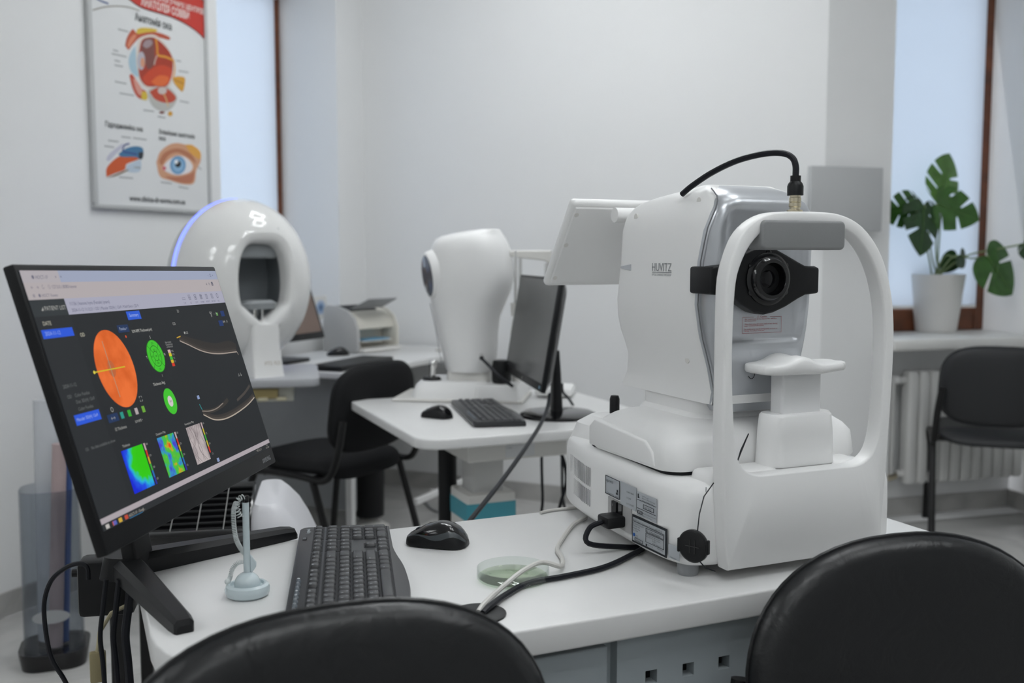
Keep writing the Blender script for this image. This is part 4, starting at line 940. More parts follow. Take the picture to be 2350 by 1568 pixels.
# ================================================================ LEATHER CHAIRS
def pillow(a, b, ex, prof, curve, n=56, cx=0, cz=0, ztaper=0):
    L = []
    for s, y in prof:
        s = max(s, .002); lp = []
        for i in range(n):
            t = 2 * math.pi * i / n; c_, s_ = math.cos(t), math.sin(t)
            x = math.copysign(abs(c_) ** (2 / ex), c_) * a; z = math.copysign(abs(s_) ** (2 / ex), s_) * b
            x *= 1 + ztaper * z / b
            lp.append((cx + x * s, y + curve(x * s, z * s), cz + z * s))
        L.append(lp)
    return L
def make_chair(name, label, loc, rz, group, bw=.225, pad=None, shell=None, zt=.86, exb=2.9, sz=.455, bh=.165, roll=0.):
    ch = thing(name, label, 'chair', loc, rz, group)
    tz = sz - .455
    cu = lambda x, z: -.205 + .55 * x * x - .10 * z + .35 * z * z
    bz = zt - bh
    PF = [(0, .030), (.35, .030), (.6, .029), (.8, .027), (.9, .023), (.96, .016), (.99, .007), (1., 0), (.995, -.008), (.98, -.016), (.95, -.022), (.88, -.026), (.7, -.028), (.4, -.029), (0, -.029)]
    MB().loft(pillow(bw, bh, exb, PF, cu, cz=0, ztaper=-.03), cap=(False, False)).build('backrest', pad or M_fabric, ch, (0, 0, bz), (0, roll, 0), smooth=70)
    MB().tube([(p[0] * 1.0, p[1], p[2]) for p in pillow(bw * 1.001, bh + .0005, exb, [(1., -.004)], cu, cz=0, ztaper=-.03)[0]], .0032, 6, closed=True).build('piping', shell or M_shell, ch, (0, 0, bz), (0, roll, 0))
    sc_ = lambda x, z: 0
    PS = [(0, .025), (.5, .025), (.8, .024), (.93, .018), (.99, .008), (1., 0), (.985, -.012), (.9, -.020), (0, -.022)]
    seat = [[(p[0], -p[2] + .0, sz + p[1] - .9 * max(0, -p[2] - .14) ** 1.3 + .02 * max(0, p[2])) for p in lp] for lp in pillow(.225, .215, 4.2, PS, sc_)]
    seat = [[(x, -y + .03, z) for x, y, z in lp] for lp in seat]
    MB().loft(seat, cap=(False, False)).build('seat', pad or M_fabric, ch, smooth=70)
    for s in (-1, 1):
        x = .235 * s
        MB().tube(catmull([(x, .225, .012), (x, .19, .30 + tz), (x, .165, .405 + tz), (x, .12, .432 + tz), (x, -.05, .432 + tz), (x, -.15, .425 + tz), (x * .99, -.19, .455 + tz), (x * .96, -.215, .56), (x * .90, -.225, .66)], 5), .0115, 10, sx=1.25).build('side_frame', M_leg, ch)
        MB().tube([(x, -.255, .012), (x, -.11, .425 + tz)], .0115, 10, sx=1.25).build('rear_leg', M_leg, ch)
        for y in (.225, -.255): MB().lathe([(.015, 0), (.015, .018), (.012, .03)], 12).build('foot_cap', M_black, ch, (x, y, 0))
    for y in (.11, -.10): MB().tube([(-.235, y, .427 + tz), (.235, y, .427 + tz)], .010, 8).build('crossbar', M_leg, ch)
    return ch
# the two seen from behind, close to the desk
bk = Vector((-.176, .957, 0)); rt = bk - N * .205
make_chair('leather_chair', 'black leather chair backed against the desk below the keyboard', (rt.x, rt.y, 0), TH + math.pi, 'black leather chairs at the desk', .228, M_leather, M_leather, .853, 2.6)
rz2 = R(12)
bk = Vector((.506, 1.262, 0)); rt = bk - Vector((-math.sin(rz2), math.cos(rz2), 0)) * .205
make_chair('leather_chair', 'black leather chair with creased back standing before the tomograph', (rt.x, rt.y, 0), rz2 + math.pi, 'black leather chairs at the desk', .224, M_leather, M_leather, .838, 2.35, roll=R(2.5))
# things hanging at the left end of the near desk
t = thing('adapter_box', 'black adapter box fixed to the left end of the near desk', 'adapter', tuple(aty(268, 1340, 1.47)), R(12))
MB().rbox((-.012, 0, 0), (.080, .05, .085), .008, 2).build('case', M_black, t)
MB().tube([(-.045, 0, .02), (-.062, 0, .02)], .006, 10).build('plug', M_black, t)
def cab(name, pts, r, label, m=M_cable): return tag(MB().tube(catmull(pts, 6), r, 8).build(name, m), label, 'cable')
aw = lambda px, y: tuple(aty(px[0], px[1], y))
cab('adapter_cable', [aw(p, 1.40) for p in ((203, 1330), (200, 1302), (180, 1294), (150, 1304), (118, 1332), (102, 1380), (104, 1440), (118, 1510), (150, 1565), (170, 1620), (180, 1700))], .0034, 'black cable looping out from the adapter box at the desk end')
for i, (x0, lab) in enumerate(((232, 'thin black cable hanging straight at the left desk end'), (262, 'middle black cable hanging at the left desk end'), (290, 'thick black cable hanging against the left desk edge'))):
    cab('hanging_cable', [aw((x0 + dx, y), 1.36) for dx, y in ((12, 1330), (4, 1400), (-2, 1460), (4, 1520), (10, 1600), (14, 1700), (20, 1800))], (.0035, .0042, .006)[i], lab)
t = thing('cable_connector', 'yellowish clear cable connector hanging below the desk end', 'connector', aw((225, 1530), 1.37), TH)
MB().rbox((0, 0, 0), (.022, .012, .045), .003, 2).build('housing', mat('amber_plastic', (.42, .36, .20), .3, trans=.3), t)
MB().tube([(0, 0, .022), (.004, 0, .05), (.02, 0, .075), (.045, .0, .085)], .003, 8).build('lead', mat('amber_wire', (.45, .40, .26), .4), t)
# ================================================================ REFRACTOR TABLE (middle)
TZ = .72
tp = [atz(858, 915, TZ), atz(965, 1012, TZ), atz(1330, 985, TZ)]
e1 = (tp[2] - tp[1]); e1.z = 0; e1.normalize(); trz = math.atan2(e1.y, e1.x); e2 = Vector((-e1.y, e1.x, 0))
TL_ = (tp[0] - tp[1]).dot(e2); TWd = .80
tb = thing('lift_table', 'white electric lift table carrying the refractor', 'table', (tp[1].x, tp[1].y, 0), trz)
to = corner(.07, .07, .07, 180, 270) + corner(TWd - .07, .07, .07, -90, 0) + corner(TWd - .05, TL_ - .05, .05, 0, 90) + corner(.05, TL_ - .05, .05, 90, 180)
MB().prism(to, TZ - .030, TZ, 'xy').build('table_top', M_lam, tb, bevel=(.006, 3))
MB().rbox((.33, .33, TZ - .030 - .034), (.31, .42, .066), .003, 1).build('drive_box', M_white2, tb)
MB().box((.335, .1192, TZ - .064), (.090, .0008, .052)).build('label', mat('label_white', (.70, .71, .72), .5), tb)
for i, (t_, s_) in enumerate((('BT - Ophthalmic table', .006), ('Model: 2021   220V 50Hz', .0045), ('SN 0043', .0045))): MB().text(t_, s_, XZ(.294, TZ - .046 - i * .009, .1185)).build('label_text', ink('44484c'), tb, smooth=0, fix=False)
MB().box((.176, .1725, TZ - .055), (.003, .022, .018)).build('green_switch', mat('green_switch', (.02, .22, .10), .4), tb)
MB().rbox((.30, .33, .52), (.10, .10, .24), .006, 2).build('column', mat('column_grey', (.58, .58, .57), .45), tb)
MB().rbox((.30, .33, .265), (.155, .155, .46), .006, 2).build('column_sleeve', M_white2, tb)
MB().ring(rr(.30 - .0790, .30 + .0790, .33 - .0790, .33 + .0790, .006), rr(.2230, .3770, .2530, .4070, .006), .415, .468, 'xy').build('teal_tape', mat('teal_tape', (.07, .34, .42), .35), tb)
MB().rbox((.18, .40, .022), (.62, .10, .044), .02, 3).rbox((.30, .33, .022), (.12, .50, .044), .02, 3).build('floor_foot', M_black, tb)
MB().tube([(.235, .47, .045), (.235, .47, .66)], .03, 12).build('spiral_hose', M_black, tb)
MB().rbox((.04, .30, TZ - .034), (.03, .05, .012), .003, 1).build('hand_switch', M_white, tb)
# auto refractor
AR = Vector((-.335, 3.285, TZ)); arz = R(-8)
ar = thing('auto_refractor', 'white refractor with oval side screen and chin rest on the lift table', 'eye refractor', AR, arz)
MB().rbox((.155, .12, .006), (.44, .26, .010), .003, 1).build('base_plate', M_white2, ar)
def bl(z, x0, x1, y0, y1, r): return (z, x0, x1, y0, y1, r)
MB().levels([(.010, -.012, .25, .0, .24, .05), (.03, -.006, .25, .003, .237, .05), (.055, .006, .25, .010, .23, .05), (.066, .018, .24, .02, .22, .05)], 6).build('sliding_base', M_white, ar)
MB().levels([(.010, .215, .365, -.01, .25, .012), (.05, .217, .363, -.008, .248, .012), (.060, .222, .358, -.003, .243, .012)], 4).build('chinrest_block', M_white, ar)
MB().levels([(.06, .10, .25, .06, .19, .03), (.10, .105, .245, .065, .185, .03)], 5).build('neck', M_white2, ar)
MB().lathe([(.036, 0), (.030, .006), (.028, .012), (.0001, .010)], 24).build('joystick_boot', M_black, ar, (.055, .07, .064))
MB().lathe([(.011, .0), (.010, .035), (.014, .042), (.014, .058), (.010, .064), (.0001, .065)], 18, Matrix.Rotation(R(6), 4, 'Y')).build('joystick', M_chrome, ar, (.055, .07, .070))
hp = []
for z, x0, x1, hw_ in ((.095, .098, .262, .085), (.11, .092, .266, .088), (.16, .080, .270, .090), (.22, .064, .272, .092), (.28, .054, .280, .097), (.33, .046, .300, .104), (.37, .042, .318, .110), (.42, .042, .325, .112), (.46, .044, .320, .112), (.50, .046, .314, .110), (.525, .052, .306, .106), (.540, .062, .300, .100), (.550, .082, .294, .092), (.560, .125, .287, .082), (.568, .180, .280, .070), (.573, .225, .272, .056)):
    hp.append((z, x0, x1, .125 - hw_, .125 + hw_, .098))
MB().levels(hp, 7).build('head', M_white, ar, smooth=60)
Msc = Matrix.Translation((.054, .066, .418)) @ Matrix.Rotation(R(34), 4, 'Z') @ Matrix.Rotation(R(-8), 4, 'Y') @ Matrix.Rotation(-math.pi / 2, 4, 'Y')
MB().lathe([(.098, -.05), (.094, -.02), (.088, .004), (.082, .011), (.076, .012), (.0001, .011)], 36, Msc, sx=.92, sy=.62).build('screen_bezel', M_white, ar)
MB().lathe([(.0001, .0135), (.072, .0135), (.075, .0120)], 36, Msc, sx=.92, sy=.62).build('screen_glass', mat('ar_screen', (.10, .12, .15), .08, coat=.6), ar)
MB().tube([(.056, .048, .325), (.075, .044, .24), (.094, .045, .12)], .0016, 6).build('shell_seam', M_grey, ar)
MB().tube([(.232, .030, .155), (.236, .010, .148)], .008, 10).build('cable_socket', M_chrome, ar)
# chin rest frame
for yy in (.115, .235): MB().tube([(.335, yy, .058), (.335, yy, .24), (.335, yy, .50)], [.007, .007, .006], 10).build('post', M_chrome, ar)
for yy in (.115, .235): MB().lathe([(.012, .06), (.014, .10), (.017, .16), (.019, .22), (.014, .25), (.012, .27)], 14).build('post_sleeve', M_white2, ar, (.335, yy, 0))
MB().levels([(.28, .32, .41, .10, .15, .012), (.325, .318, .41, .098, .15, .012)], 4).build('canthus_knob', M_white2, ar)
MB().levels([(.275, .33, .42, .12, .21, .02), (.295, .33, .42, .12, .21, .02)], 4).build('chin_cup', M_white2, ar)
MB().prism([(.31, .502), (.455, .502), (.455, .455), (.43, .468), (.31, .482)], .01, .05, 'xz').build('forehead_arm', M_white2, ar, (0, .10, 0), bevel=(.003, 1))
MB().tube([(.44, .13, .46), (.44, .13, .06)], .010, 10).build('forehead_post', M_chrome, ar)
MB().rbox((.46, .22, .02), (.13, .16, .03), .012, 2).build('paper_tray', M_white, ar)
tag(MB().tube(catmull([tuple(Matrix.Translation(AR) @ Matrix.Rotation(arz, 4, 'Z') @ Vector(p)) for p in ((.236, .006, .148), (.265, -.03, .13), (.30, -.05, .10), (.35, -.06, .065))], 6), .005, 8).build('refractor_cable', M_cable), 'short black cable plugged into the flank of the refractor', 'cable')
MB().lathe([(.0001, 0), (.03, 0), (.034, .01), (.034, .05), (.028, .075), (.0001, .078)], 20, Matrix.Translation((.295, .06, .062))).build('knob', M_black, ar)
# second monitor
m2r, m2l = Vector((.108, 2.757, 0)), Vector((.003, 3.30, 0)); c2 = (m2r + m2l) / 2; d2 = (m2r - m2l).normalized(); w2 = (m2r - m2l).length
m2 = thing('computer_monitor', 'black monitor with a dark screen on a round foot on the lift table', 'monitor', (c2.x, c2.y, TZ), math.atan2(d2.y, d2.x))
Mq = Matrix.Translation((0, 0, .262)) @ Matrix.Rotation(R(-9.5), 4, 'X')
MB().rbox((0, .006, 0), (w2, .014, .325), .003, 2, M=Mq).build('bezel', M_black, m2)
MB().box((0, -.0012, .008), (w2 - .016, .001, .292), M=Mq).build('screen', mat('off_screen', (.035, .036, .038), .18, spec=.6), m2)
MB().loft([[(x, .012, z) for x, z in rr(-w2 / 2 + .002, w2 / 2 - .002, -.16, .16, .01)], [(x, .03, z) for x, z in rr(-w2 / 2 + .02, w2 / 2 - .02, -.145, .145, .03)], [(x, .044, z) for x, z in rr(-w2 / 2 + .09, w2 / 2 - .09, -.12, .11, .04)], [(x, .050, z) for x, z in rr(-.13, .13, -.09, .07, .04)]], M=Mq).build('back_shell', M_blackg, m2, smooth=60)
MB().lathe([(.004, 0), (.0045, .003), (0.0001, .004)], 12, Mq @ Matrix.Translation((.02, -.001, -.150)) @ Matrix.Rotation(math.pi / 2, 4, 'X')).build('power_button', M_chrome, m2)
MB().box((w2 / 2 - .03, -.0014, -.150), (.010, .001, .008), M=Mq).build('blue_sticker', ink('7fa8c0'), m2)
MB().lathe([(.0001, .018), (.06, .017), (.105, .013), (.116, .008), (.118, 0.001), (0.0001, 0.001)], 44).build('foot', M_blackg, m2, (.055, .075, 0))
MB().levels([(.012, -.0, .06, .055, .085, .01), (.13, .005, .055, .055, .08, .01), (.20, .005, .055, .035, .075, .01)], 4).build('neck', M_black, m2, (.025, 0, 0))
make_keyboard('keyboard', 'black keyboard beside the dark monitor on the lift table', (-.078, 3.000, TZ), R(102), 'computer keyboards', legends=False)
make_mouse('computer_mouse', 'plain black mouse on the lift table beside the keyboard', (-.225, 2.955, TZ), R(150), 'computer mice', band=False)
# cables hanging in front of and behind the lift table
cab('monitor_cable', [tuple(aty(a, b_, c_)) for a, b_, c_ in ((1262, 905, 2.80), (1257, 935, 2.74), (1240, 975, 2.62), (1205, 1030, 2.42), (1150, 1106, 2.2), (1085, 1187, 2.0), (1050, 1230, 1.92), (1035, 1270, 1.90))], .0055, 'thick black cable slanting down from the dark monitor')
for i, (x, lab, bx) in enumerate(((1243, 'straight black cable hanging from the drive box', -6), (1262, 'curved black mains lead plugged into the drive box', 10), (1289, 'black cable hanging behind the lift table top', 10))):
    y0 = (1025, 1022, 1004)[i]
    pts = [(x, y0), (x + (28 if i == 1 else 0), y0 + 25 if i == 1 else y0 + 30), (x + (38 if i == 1 else 1), y0 + 80), (x + (26 if i == 1 else 2), y0 + 130), (x + bx, y0 + 190), (x + bx, y0 + 260)]
    cab('hanging_lead', [tuple(aty(px_[0], px_[1], 3.05 if i < 2 else 3.25)) for px_ in pts], .0055 if i == 1 else .0045, lab)
cab('monitor_lead', [tuple(aty(x, y, 3.2)) for x, y in ((1290, 880), (1292, 900), (1305, 915), (1318, 935))], .004, 'thin black lead curving down behind the dark monitor')
# ================================================================ FAR DESK BY THE POSTER WALL
Q = Vector((-.635, 3.83, 0)); FE1 = Vector((-DL[1], DL[0], 0)); FE2 = Vector((DL[0], DL[1], 0)); FZ = .75
frz = math.atan2(-FE1.y, -FE1.x)      # local x runs from the poster wall towards the room
fd = thing('corner_desk', 'long grey and white desk along the poster wall', 'desk', (Q.x, Q.y, 0), frz)
# local: x<=0 towards the wall, y along the wall to the back
FW, FL = .66, 1.20
MB().prism(corner(-.03, .03, .03, -90, 0, 4) + corner(-.03, FL - .03, .03, 0, 90, 4) + [(-FW, FL), (-FW, 0)], FZ - .025, FZ, 'xy').build('worktop', M_lam, fd, bevel=(.003, 2))
M_fgrey = mat('far_grey_panel', (.27, .28, .29), .55, var=.03)
MB().box((-.34, .10, .45), (.60, .018, .54)).build('end_panel', M_fgrey, fd)
MB().box((-.60, .62, .40), (.018, 1.0, .62)).build('rear_panel', M_fgrey, fd)
for x, y in ((-.03, .05), (-.035, FL - .07), (-.31, .58), (-.62, .05)): MB().rbox((x, y, .363), (.03, .03, .724), .004, 1).build('leg', M_white, fd)
MB().rbox((-.02, FL - .36, .12), (.022, .60, .028), .003, 1).rbox((-.02, FL - .07, .12), (.04, .04, .04), .004, 1).build('stretcher', M_white, fd)
MB().rbox((-.035, FL - .10, .12), (.05, .05, .05), .006, 1).build('joint', M_black, fd)
def FP(a, b, z=FZ): p = Q + FE1 * a + FE2 * b; return (p.x, p.y, z)
# monitor on the far desk
m3 = thing('computer_monitor', 'black monitor with a painted brown reflection behind the perimeter', 'monitor', tuple(Q + FE1 * .455 + FE2 * .20 + Vector((0, 0, FZ))), RZL + R(3))
Mq = Matrix.Translation((0, 0, .245)) @ Matrix.Rotation(R(-18), 4, 'X')
MB().rbox((0, .008, 0), (.48, .018, .315), .004, 2, M=Mq).build('bezel', M_black, m3)
MB().box((0, -.0015, .005), (.448, .001, .268), M=Mq).build('screen', mat('screen_reflection_tint', (.18, .125, .10), .28), m3)  # brown reflection painted into the screen as base colour
MB().rbox((.0, .03, 0), (.36, .03, .22), .01, 2, M=Mq).build('back_shell', M_black, m3)
MB().rbox((.20, -.002, .146), (.018, .001, .010), .0003, 1, M=Mq).build('blue_badge', ink('3d7fb5'), m3)
MB().rbox((0, .07, .12), (.05, .02, .20), .004, 1).build('neck', M_black, m3)
MB().rbox((0, .04, .008), (.24, .18, .014), .006, 2).build('foot', M_black, m3)
tag(MB().rbox((0, 0, 0), (.155, .44, .020), .006, 2).build('keyboard_slab', M_black, None, FP(.14, .24, FZ + .0115), (R(0), R(0), frz + R(4))), 'flat black keyboard in front of the screen with the painted reflection', 'keyboard')
make_mouse('computer_mouse', 'small black mouse beside the printer on the corner desk', tuple(atz(776, 816, FZ)), R(200), 'computer mice', band=False)
# printer: local front -y... side profile extruded along x
pr = thing('laser_printer', 'cream laser printer on the far corner desk', 'printer', (-.717, 4.80, FZ), R(-35))
prof = [(-.085, .004), (-.100, .03), (-.098, .11), (-.075, .165), (-.03, .200), (.03, .218), (.10, .222), (.125, .21), (.130, .10), (.128, .004)]
MP = mat('printer_cream', (.66, .64, .57), .5)
def prof_loft(x): return [(x, y, z) for y, z in prof]
MB().loft([prof_loft(-.145), prof_loft(-.128)]).build('side_cover', mat('printer_grey', (.47, .47, .46), .5), pr, bevel=(.004, 2), rot=(0, 0, math.pi / 2))
MB().loft([prof_loft(.128), prof_loft(.145)]).build('side_cover', MP, pr, bevel=(.004, 2), rot=(0, 0, math.pi / 2))
MB().prism([(-.075, .125), (-.055, .160), (-.02, .185), (.03, .203), (.10, .208), (.12, .20), (.125, .01), (.0, .006), (.0, .10), (-.075, .11)], -.128, .128, 'yz').build('body', MP, pr, rot=(0, 0, math.pi / 2))
MB().box((0, -.055, .012), (.255, .14, .016)).box((0, -.04, .052), (.20, .10, .004)).build('paper_tray', M_white2, pr, rot=(0, 0, math.pi / 2))
MB().box((0, -.045, .058), (.17, .09, .006)).build('paper', mat('blue_paper', (.16, .36, .52), .6), pr, rot=(0, 0, math.pi / 2))
MB().prism([(-.005, .196), (.06, .214), (.10, .217), (.10, .207), (.0, .188)], -.09, .09, 'yz').build('output_slot', M_dark, pr, rot=(0, 0, math.pi / 2))
MB().loft([[(-.11, -.02, .204), (.11, -.02, .204), (.11, -.022, .207), (-.11, -.022, .207)], [(-.10, -.13, .252), (.10, -.13, .252), (.10, -.13, .255), (-.10, -.13, .255)]]).build('output_flap', M_grey, pr, rot=(0, 0, math.pi / 2))
tag(MB().rbox((0, 0, 0), (.17, .13, .014), .003, 1).build('paper_stack', M_white2, None, FP(.05, 1.0, FZ + .008), (0, 0, frz)), 'small white paper pad lying before the printer', 'paper')

# ================================================================ PERIMETER ON ITS TABLE
PZ = .80
pt0 = atz(600, 872, PZ)
ptb = thing('instrument_table', 'grey topped instrument table under the perimeter', 'table', (-.960, 3.425, 0), R(12))
MB().prism(rr(-.30, .285, -.22, .24, .03), PZ - .028, PZ, 'xy').build('table_top', mat('table_grey', (.40, .41, .43), .4), ptb, bevel=(.006, 2))
MB().rbox((.02, -.02, PZ - .055), (.36, .30, .05), .003, 1).build('drive_box', mat('box_beige', (.52, .52, .46), .5), ptb)
MB().rbox((.10, -.175, PZ - .052), (.10, .012, .032), .002, 1).build('brass_lock', mat('old_brass', (.42, .34, .16), .35, metal=.6), ptb)
for i in range(3): MB().rbox((.04 + .06 * i, -.178, PZ - .070), (.034, .018, .012), .003, 1).build('key_tag', mat('cream_tag', (.62, .58, .42), .5), ptb)
MB().rbox((-.16, .10, .40), (.10, .10, .72), .006, 2).build('column', M_white2, ptb)
MB().rbox((-.18, .06, .025), (.20, .46, .05), .02, 2).build('floor_foot', M_black, ptb)
per = thing('visual_perimeter', 'white egg shaped perimeter with blue light strip and oval opening', 'perimeter', (-.905, 3.42, PZ), R(40))
PA, PB, PC = .235, .285, .315      # half width, half height, centre height
NP = 64
def ell(k, y, dz=0, a=PA, b=PB, ex=2.0):
    return [(math.copysign(abs(math.cos(t)) ** (2 / ex), math.cos(t)) * a * k, y, PC + dz + math.copysign(abs(math.sin(t)) ** (2 / ex), math.sin(t)) * b * k) for t in [2 * math.pi * i / NP for i in range(NP)]]
def opening(k, y):
    out = []
    for i in range(NP):
        t = 2 * math.pi * i / NP; x, z = math.cos(t), math.sin(t)
        zz = z * (.125 if z > 0 else .135); xx = math.copysign(abs(x) ** .55, x) * .086
        if z < -.55: xx *= 1 - .75 * (-z - .55) / .45 * .9
        out.append((xx * k, y, PC + .005 + zz * k))
    return out
front = [ell(.94, .09), ell(.985, .075), ell(1., .05), ell(.99, .02), ell(.95, -.025), ell(.86, -.07), ell(.74, -.102), ell(.62, -.120), ell(.54, -.127)]
front += [opening(1.30, -.129), opening(1.14, -.130), opening(1.06, -.122), opening(1.0, -.105), opening(.98, -.07)]
MB().loft(front, cap=(False, False)).build('front_shell', M_gloss, per, smooth=60)
MB().loft([opening(.985, -.072), opening(1.25, .0), opening(1.3, .08)], cap=(False, True)).build('bowl', mat('bowl_grey', (.30, .325, .345), .6), per)
MB().loft([ell(.95, .088), ell(.975, .12), ell(.93, .17), ell(.80, .215), ell(.5, .235), ell(.1, .24)], cap=(False, True)).build('back_shell', mat('shell_grey', (.56, .57, .58), .35), per, smooth=60)
led = ell(.985, .0805)
MB().tube([p for p in led], .0065, 8, closed=True).build('light_strip', emat('led_blue', (.16, .22, 1.0), 2.6), per)
MB().rbox((0, -.055, PC + .105), (.15, .05, .05), .012, 3).build('forehead_rest', mat('rest_grey', (.30, .32, .33), .5), per)
MB().levels([(PC - .090, -.055, .055, -.10, -.04, .02), (PC - .070, -.062, .062, -.105, -.035, .02), (PC - .060, -.045, .045, -.10, -.04, .02)], 5).build('chin_cup', mat('rest_grey', (.30, .32, .33), .5), per)
for x in (-.014, .014): MB().tube([(x, -.075, PC - .14), (x, -.075, PC - .085)], .006, 10).build('chin_post', M_chrome, per)
MB().loft([[(x, y, z) for x, y in rr(-w_, w_, ya, yb, .012)] for z, w_, ya, yb in ((0, .056, -.155, .08), (.01, .055, -.15, .08), (.10, .050, -.135, .08), (.16, .050, -.132, .06), (.175, .050, -.130, .05))]).build('pedestal', M_gloss, per, smooth=50)
MB().levels([(.0, -.055, .055, .0, .16, .03), (.03, -.054, .054, .0, .155, .03), (.08, -.05, .05, .0, .13, .03)], 5).build('foot', M_gloss, per)
MB().text('PTS 925', .018, XZ(-.018, .040, -.152)).build('lettering', ink('b2a999'), per, smooth=0, fix=False)
MB().text('OPTOPOL', .012, XZ(.010, PC + .178, -.112) @ Matrix.Rotation(R(-25), 4, 'X')).build('lettering', ink('6a6e72'), per, smooth=0, fix=False)
MB().text('technology', .007, XZ(.012, PC + .170, -.116) @ Matrix.Rotation(R(-25), 4, 'X')).build('lettering', ink('9a9ea2'), per, smooth=0, fix=False)
MB().prism([(.006 * math.cos(R(a)), .006 * math.sin(R(a))) for a in range(0, 360, 60)], 0, .001, 'xy', M=XZ(-.006, PC + .182, -.110) @ Matrix.Rotation(R(-25), 4, 'X')).build('logo_mark', ink('3f8fd0'), per)

# ================================================================ CHAIRS FURTHER BACK
dv = Vector((.51, .86, 0)).normalized(); bc = Vector((-.575, 3.25, 0)) + dv * .215
fac = Vector((-dv.y, dv.x, 0)); rt = bc + fac * .205
make_chair('guest_chair', 'black fabric chair standing between the perimeter and the lift table', (rt.x, rt.y, 0), math.atan2(-fac.x, fac.y), 'black guest chairs', .222, M_fabric, M_shell, .835, 3.6, sz=.485, bh=.15)
dv = Vector((.94, -.34, 0)).normalized(); bc = Vector((1.785, 4.11, 0)) + dv * .215; fac = Vector((-dv.y, dv.x, 0)); rt = bc + fac * .205
make_chair('guest_chair', 'black chair standing in front of the radiator', (rt.x, rt.y, 0), math.atan2(-fac.x, fac.y), 'black guest chairs', .222, mat('chair_vinyl', (.020, .021, .023), .5, bump=.1, bscale=300), M_shell, .835, 3.2)
# bin under the far desk
wb = thing('waste_bin', 'black cylindrical bin standing under the corner desk', 'bin', (-.63, 4.34, 0), 0)
MB().lathe([(.055, .055), (.062, .06), (.070, .45), (.073, .455), (.068, .455), (.060, .07)], 28).build('bucket', M_black, wb)
MB().lathe([(.085, .0), (.085, .008), (.05, .03), (.02, .045), (.018, .058)], 24).build('foot', M_white2, wb)
tag(MB().tube(catmull([(-1.05, 4.25, .006), (-.98, 4.1, .006), (-.85, 4.2, .006), (-.92, 4.35, .006), (-1.0, 4.3, .014), (-.8, 4.05, .008), (-.6, 4.12, .006)], 6), .006, 8).build('floor_cable', M_cable), 'tangled black cable on the floor under the corner desk', 'cable')
cab('grey_floor_cable', [(-.45, 4.85, .006), (-.35, 4.6, .006), (-.25, 4.75, .006), (-.1, 4.5, .006)], .006, 'grey cable lying on the floor behind the lift table', M_grey)

# ================================================================ WHITE PRINTER BEHIND THE NEAR DESK
mf = thing('inkjet_printer', 'white rounded printer with open black slotted tray behind the desk', 'printer', (-.665, 2.20, .50), R(10))
MB().rbox((-.02, .02, .045), (.36, .30, .09), .02, 3).build('base', M_white, mf)
MB().levels([(.0, .080, .225, -.14, .18, .05), (.05, .080, .218, -.14, .18, .055), (.09, .080, .200, -.135, .18, .055), (.125, .082, .178, -.125, .18, .045), (.150, .084, .155, -.11, .17, .035), (.163, .090, .138, -.10, .16, .022)], 8).build('side_shell', mat('printer_white', (.66, .66, .69), .4), mf, smooth=60)
Mt = Matrix.Translation((-.03, -.10, .098)) @ Matrix.Rotation(R(24), 4, 'X')
MB().rbox((0, .09, 0), (.225, .20, .014), .005, 2, M=Mt).build('slot_panel', M_blackg, mf)
MB().rbox((0, -.012, .010), (.225, .022, .030), .006, 2, M=Mt).build('tray_lip', M_blackg, mf)
for i in range(8): MB().rbox((0, .012 + i * .021, .010), (.215, .007, .010), .002, 1, M=Mt).build('rib', M_black, mf)
for x in (-.055, .0, .055): MB().box((x, .09, .0155), (.0018, .17, .0016), M=Mt).build('guide_rail', M_chrome, mf)
st_ = thing('low_stand', 'small dark stand under the white rounded printer', 'stand', (-.665, 2.20, 0), R(10))
MB().rbox((0, .02, .488), (.44, .36, .022), .004, 1).build('top', M_grey, st_)
for x, y in ((-.19, -.13), (.19, -.13), (-.19, .17), (.19, .17)): MB().rbox((x, y, .239), (.028, .028, .477), .003, 1).build('leg', M_leg, st_)
# clear bin at the left
BX = atz(128, 1515, 0)
cb = thing('clear_bin', 'tall clear acrylic bin with black foot holding paper rolls', 'bin', (BX.x, BX.y, 0), R(20))
MB().levels([(.02, -.085, .085, -.085, .085, .06), (.03, -.082, .082, -.082, .082, .06), (.52, -.080, .080, -.080, .080, .06), (.525, -.080, .080, -.080, .080, .06), (.525, -.077, .077, -.077, .077, .057), (.05, -.078, .078, -.078, .078, .057)], 7).build('tube', M_acryl, cb)
MB().levels([(0, -.088, .088, -.088, .088, .05), (.045, -.096, .096, -.096, .096, .06), (.052, -.096, .096, -.096, .096, .06)], 6).build('foot', M_blackg, cb)
ph = MB().loft([[(.05 * math.cos(R(a)), -.0835, .16 + .02 * math.sin(R(a))) for a in range(0, 360, 15)], [(.05 * math.cos(R(a)), -.0815, .16 + .02 * math.sin(R(a))) for a in range(0, 360, 15)]]).build('hand_hole', M_grey, cb)
def roll(name, x, y, top, r, lean, m, label):
    o = MB().tube([(x, y, .06), (x + lean, y + .01, top)], r, 14).build(name, m, None); return o
pr1 = tag(MB().tube([(BX.x + .03, BX.y, .06), (BX.x + .065, BX.y + .01, .74)], .011, 12).build('paper_roll', mat('blue_sheet', (.05, .10, .28), .5)), 'blue rolled sheet sticking out of the clear bin', 'paper roll')
pr2 = tag(MB().tube([(BX.x - .02, BX.y + .02, .06), (BX.x - .012, BX.y + .03, .78)], .036, 16).build('paper_roll', mat('clear_film', (.80, .82, .85), .2, trans=.6, ior=1.1)), 'translucent rolled film standing in the clear bin', 'paper roll')
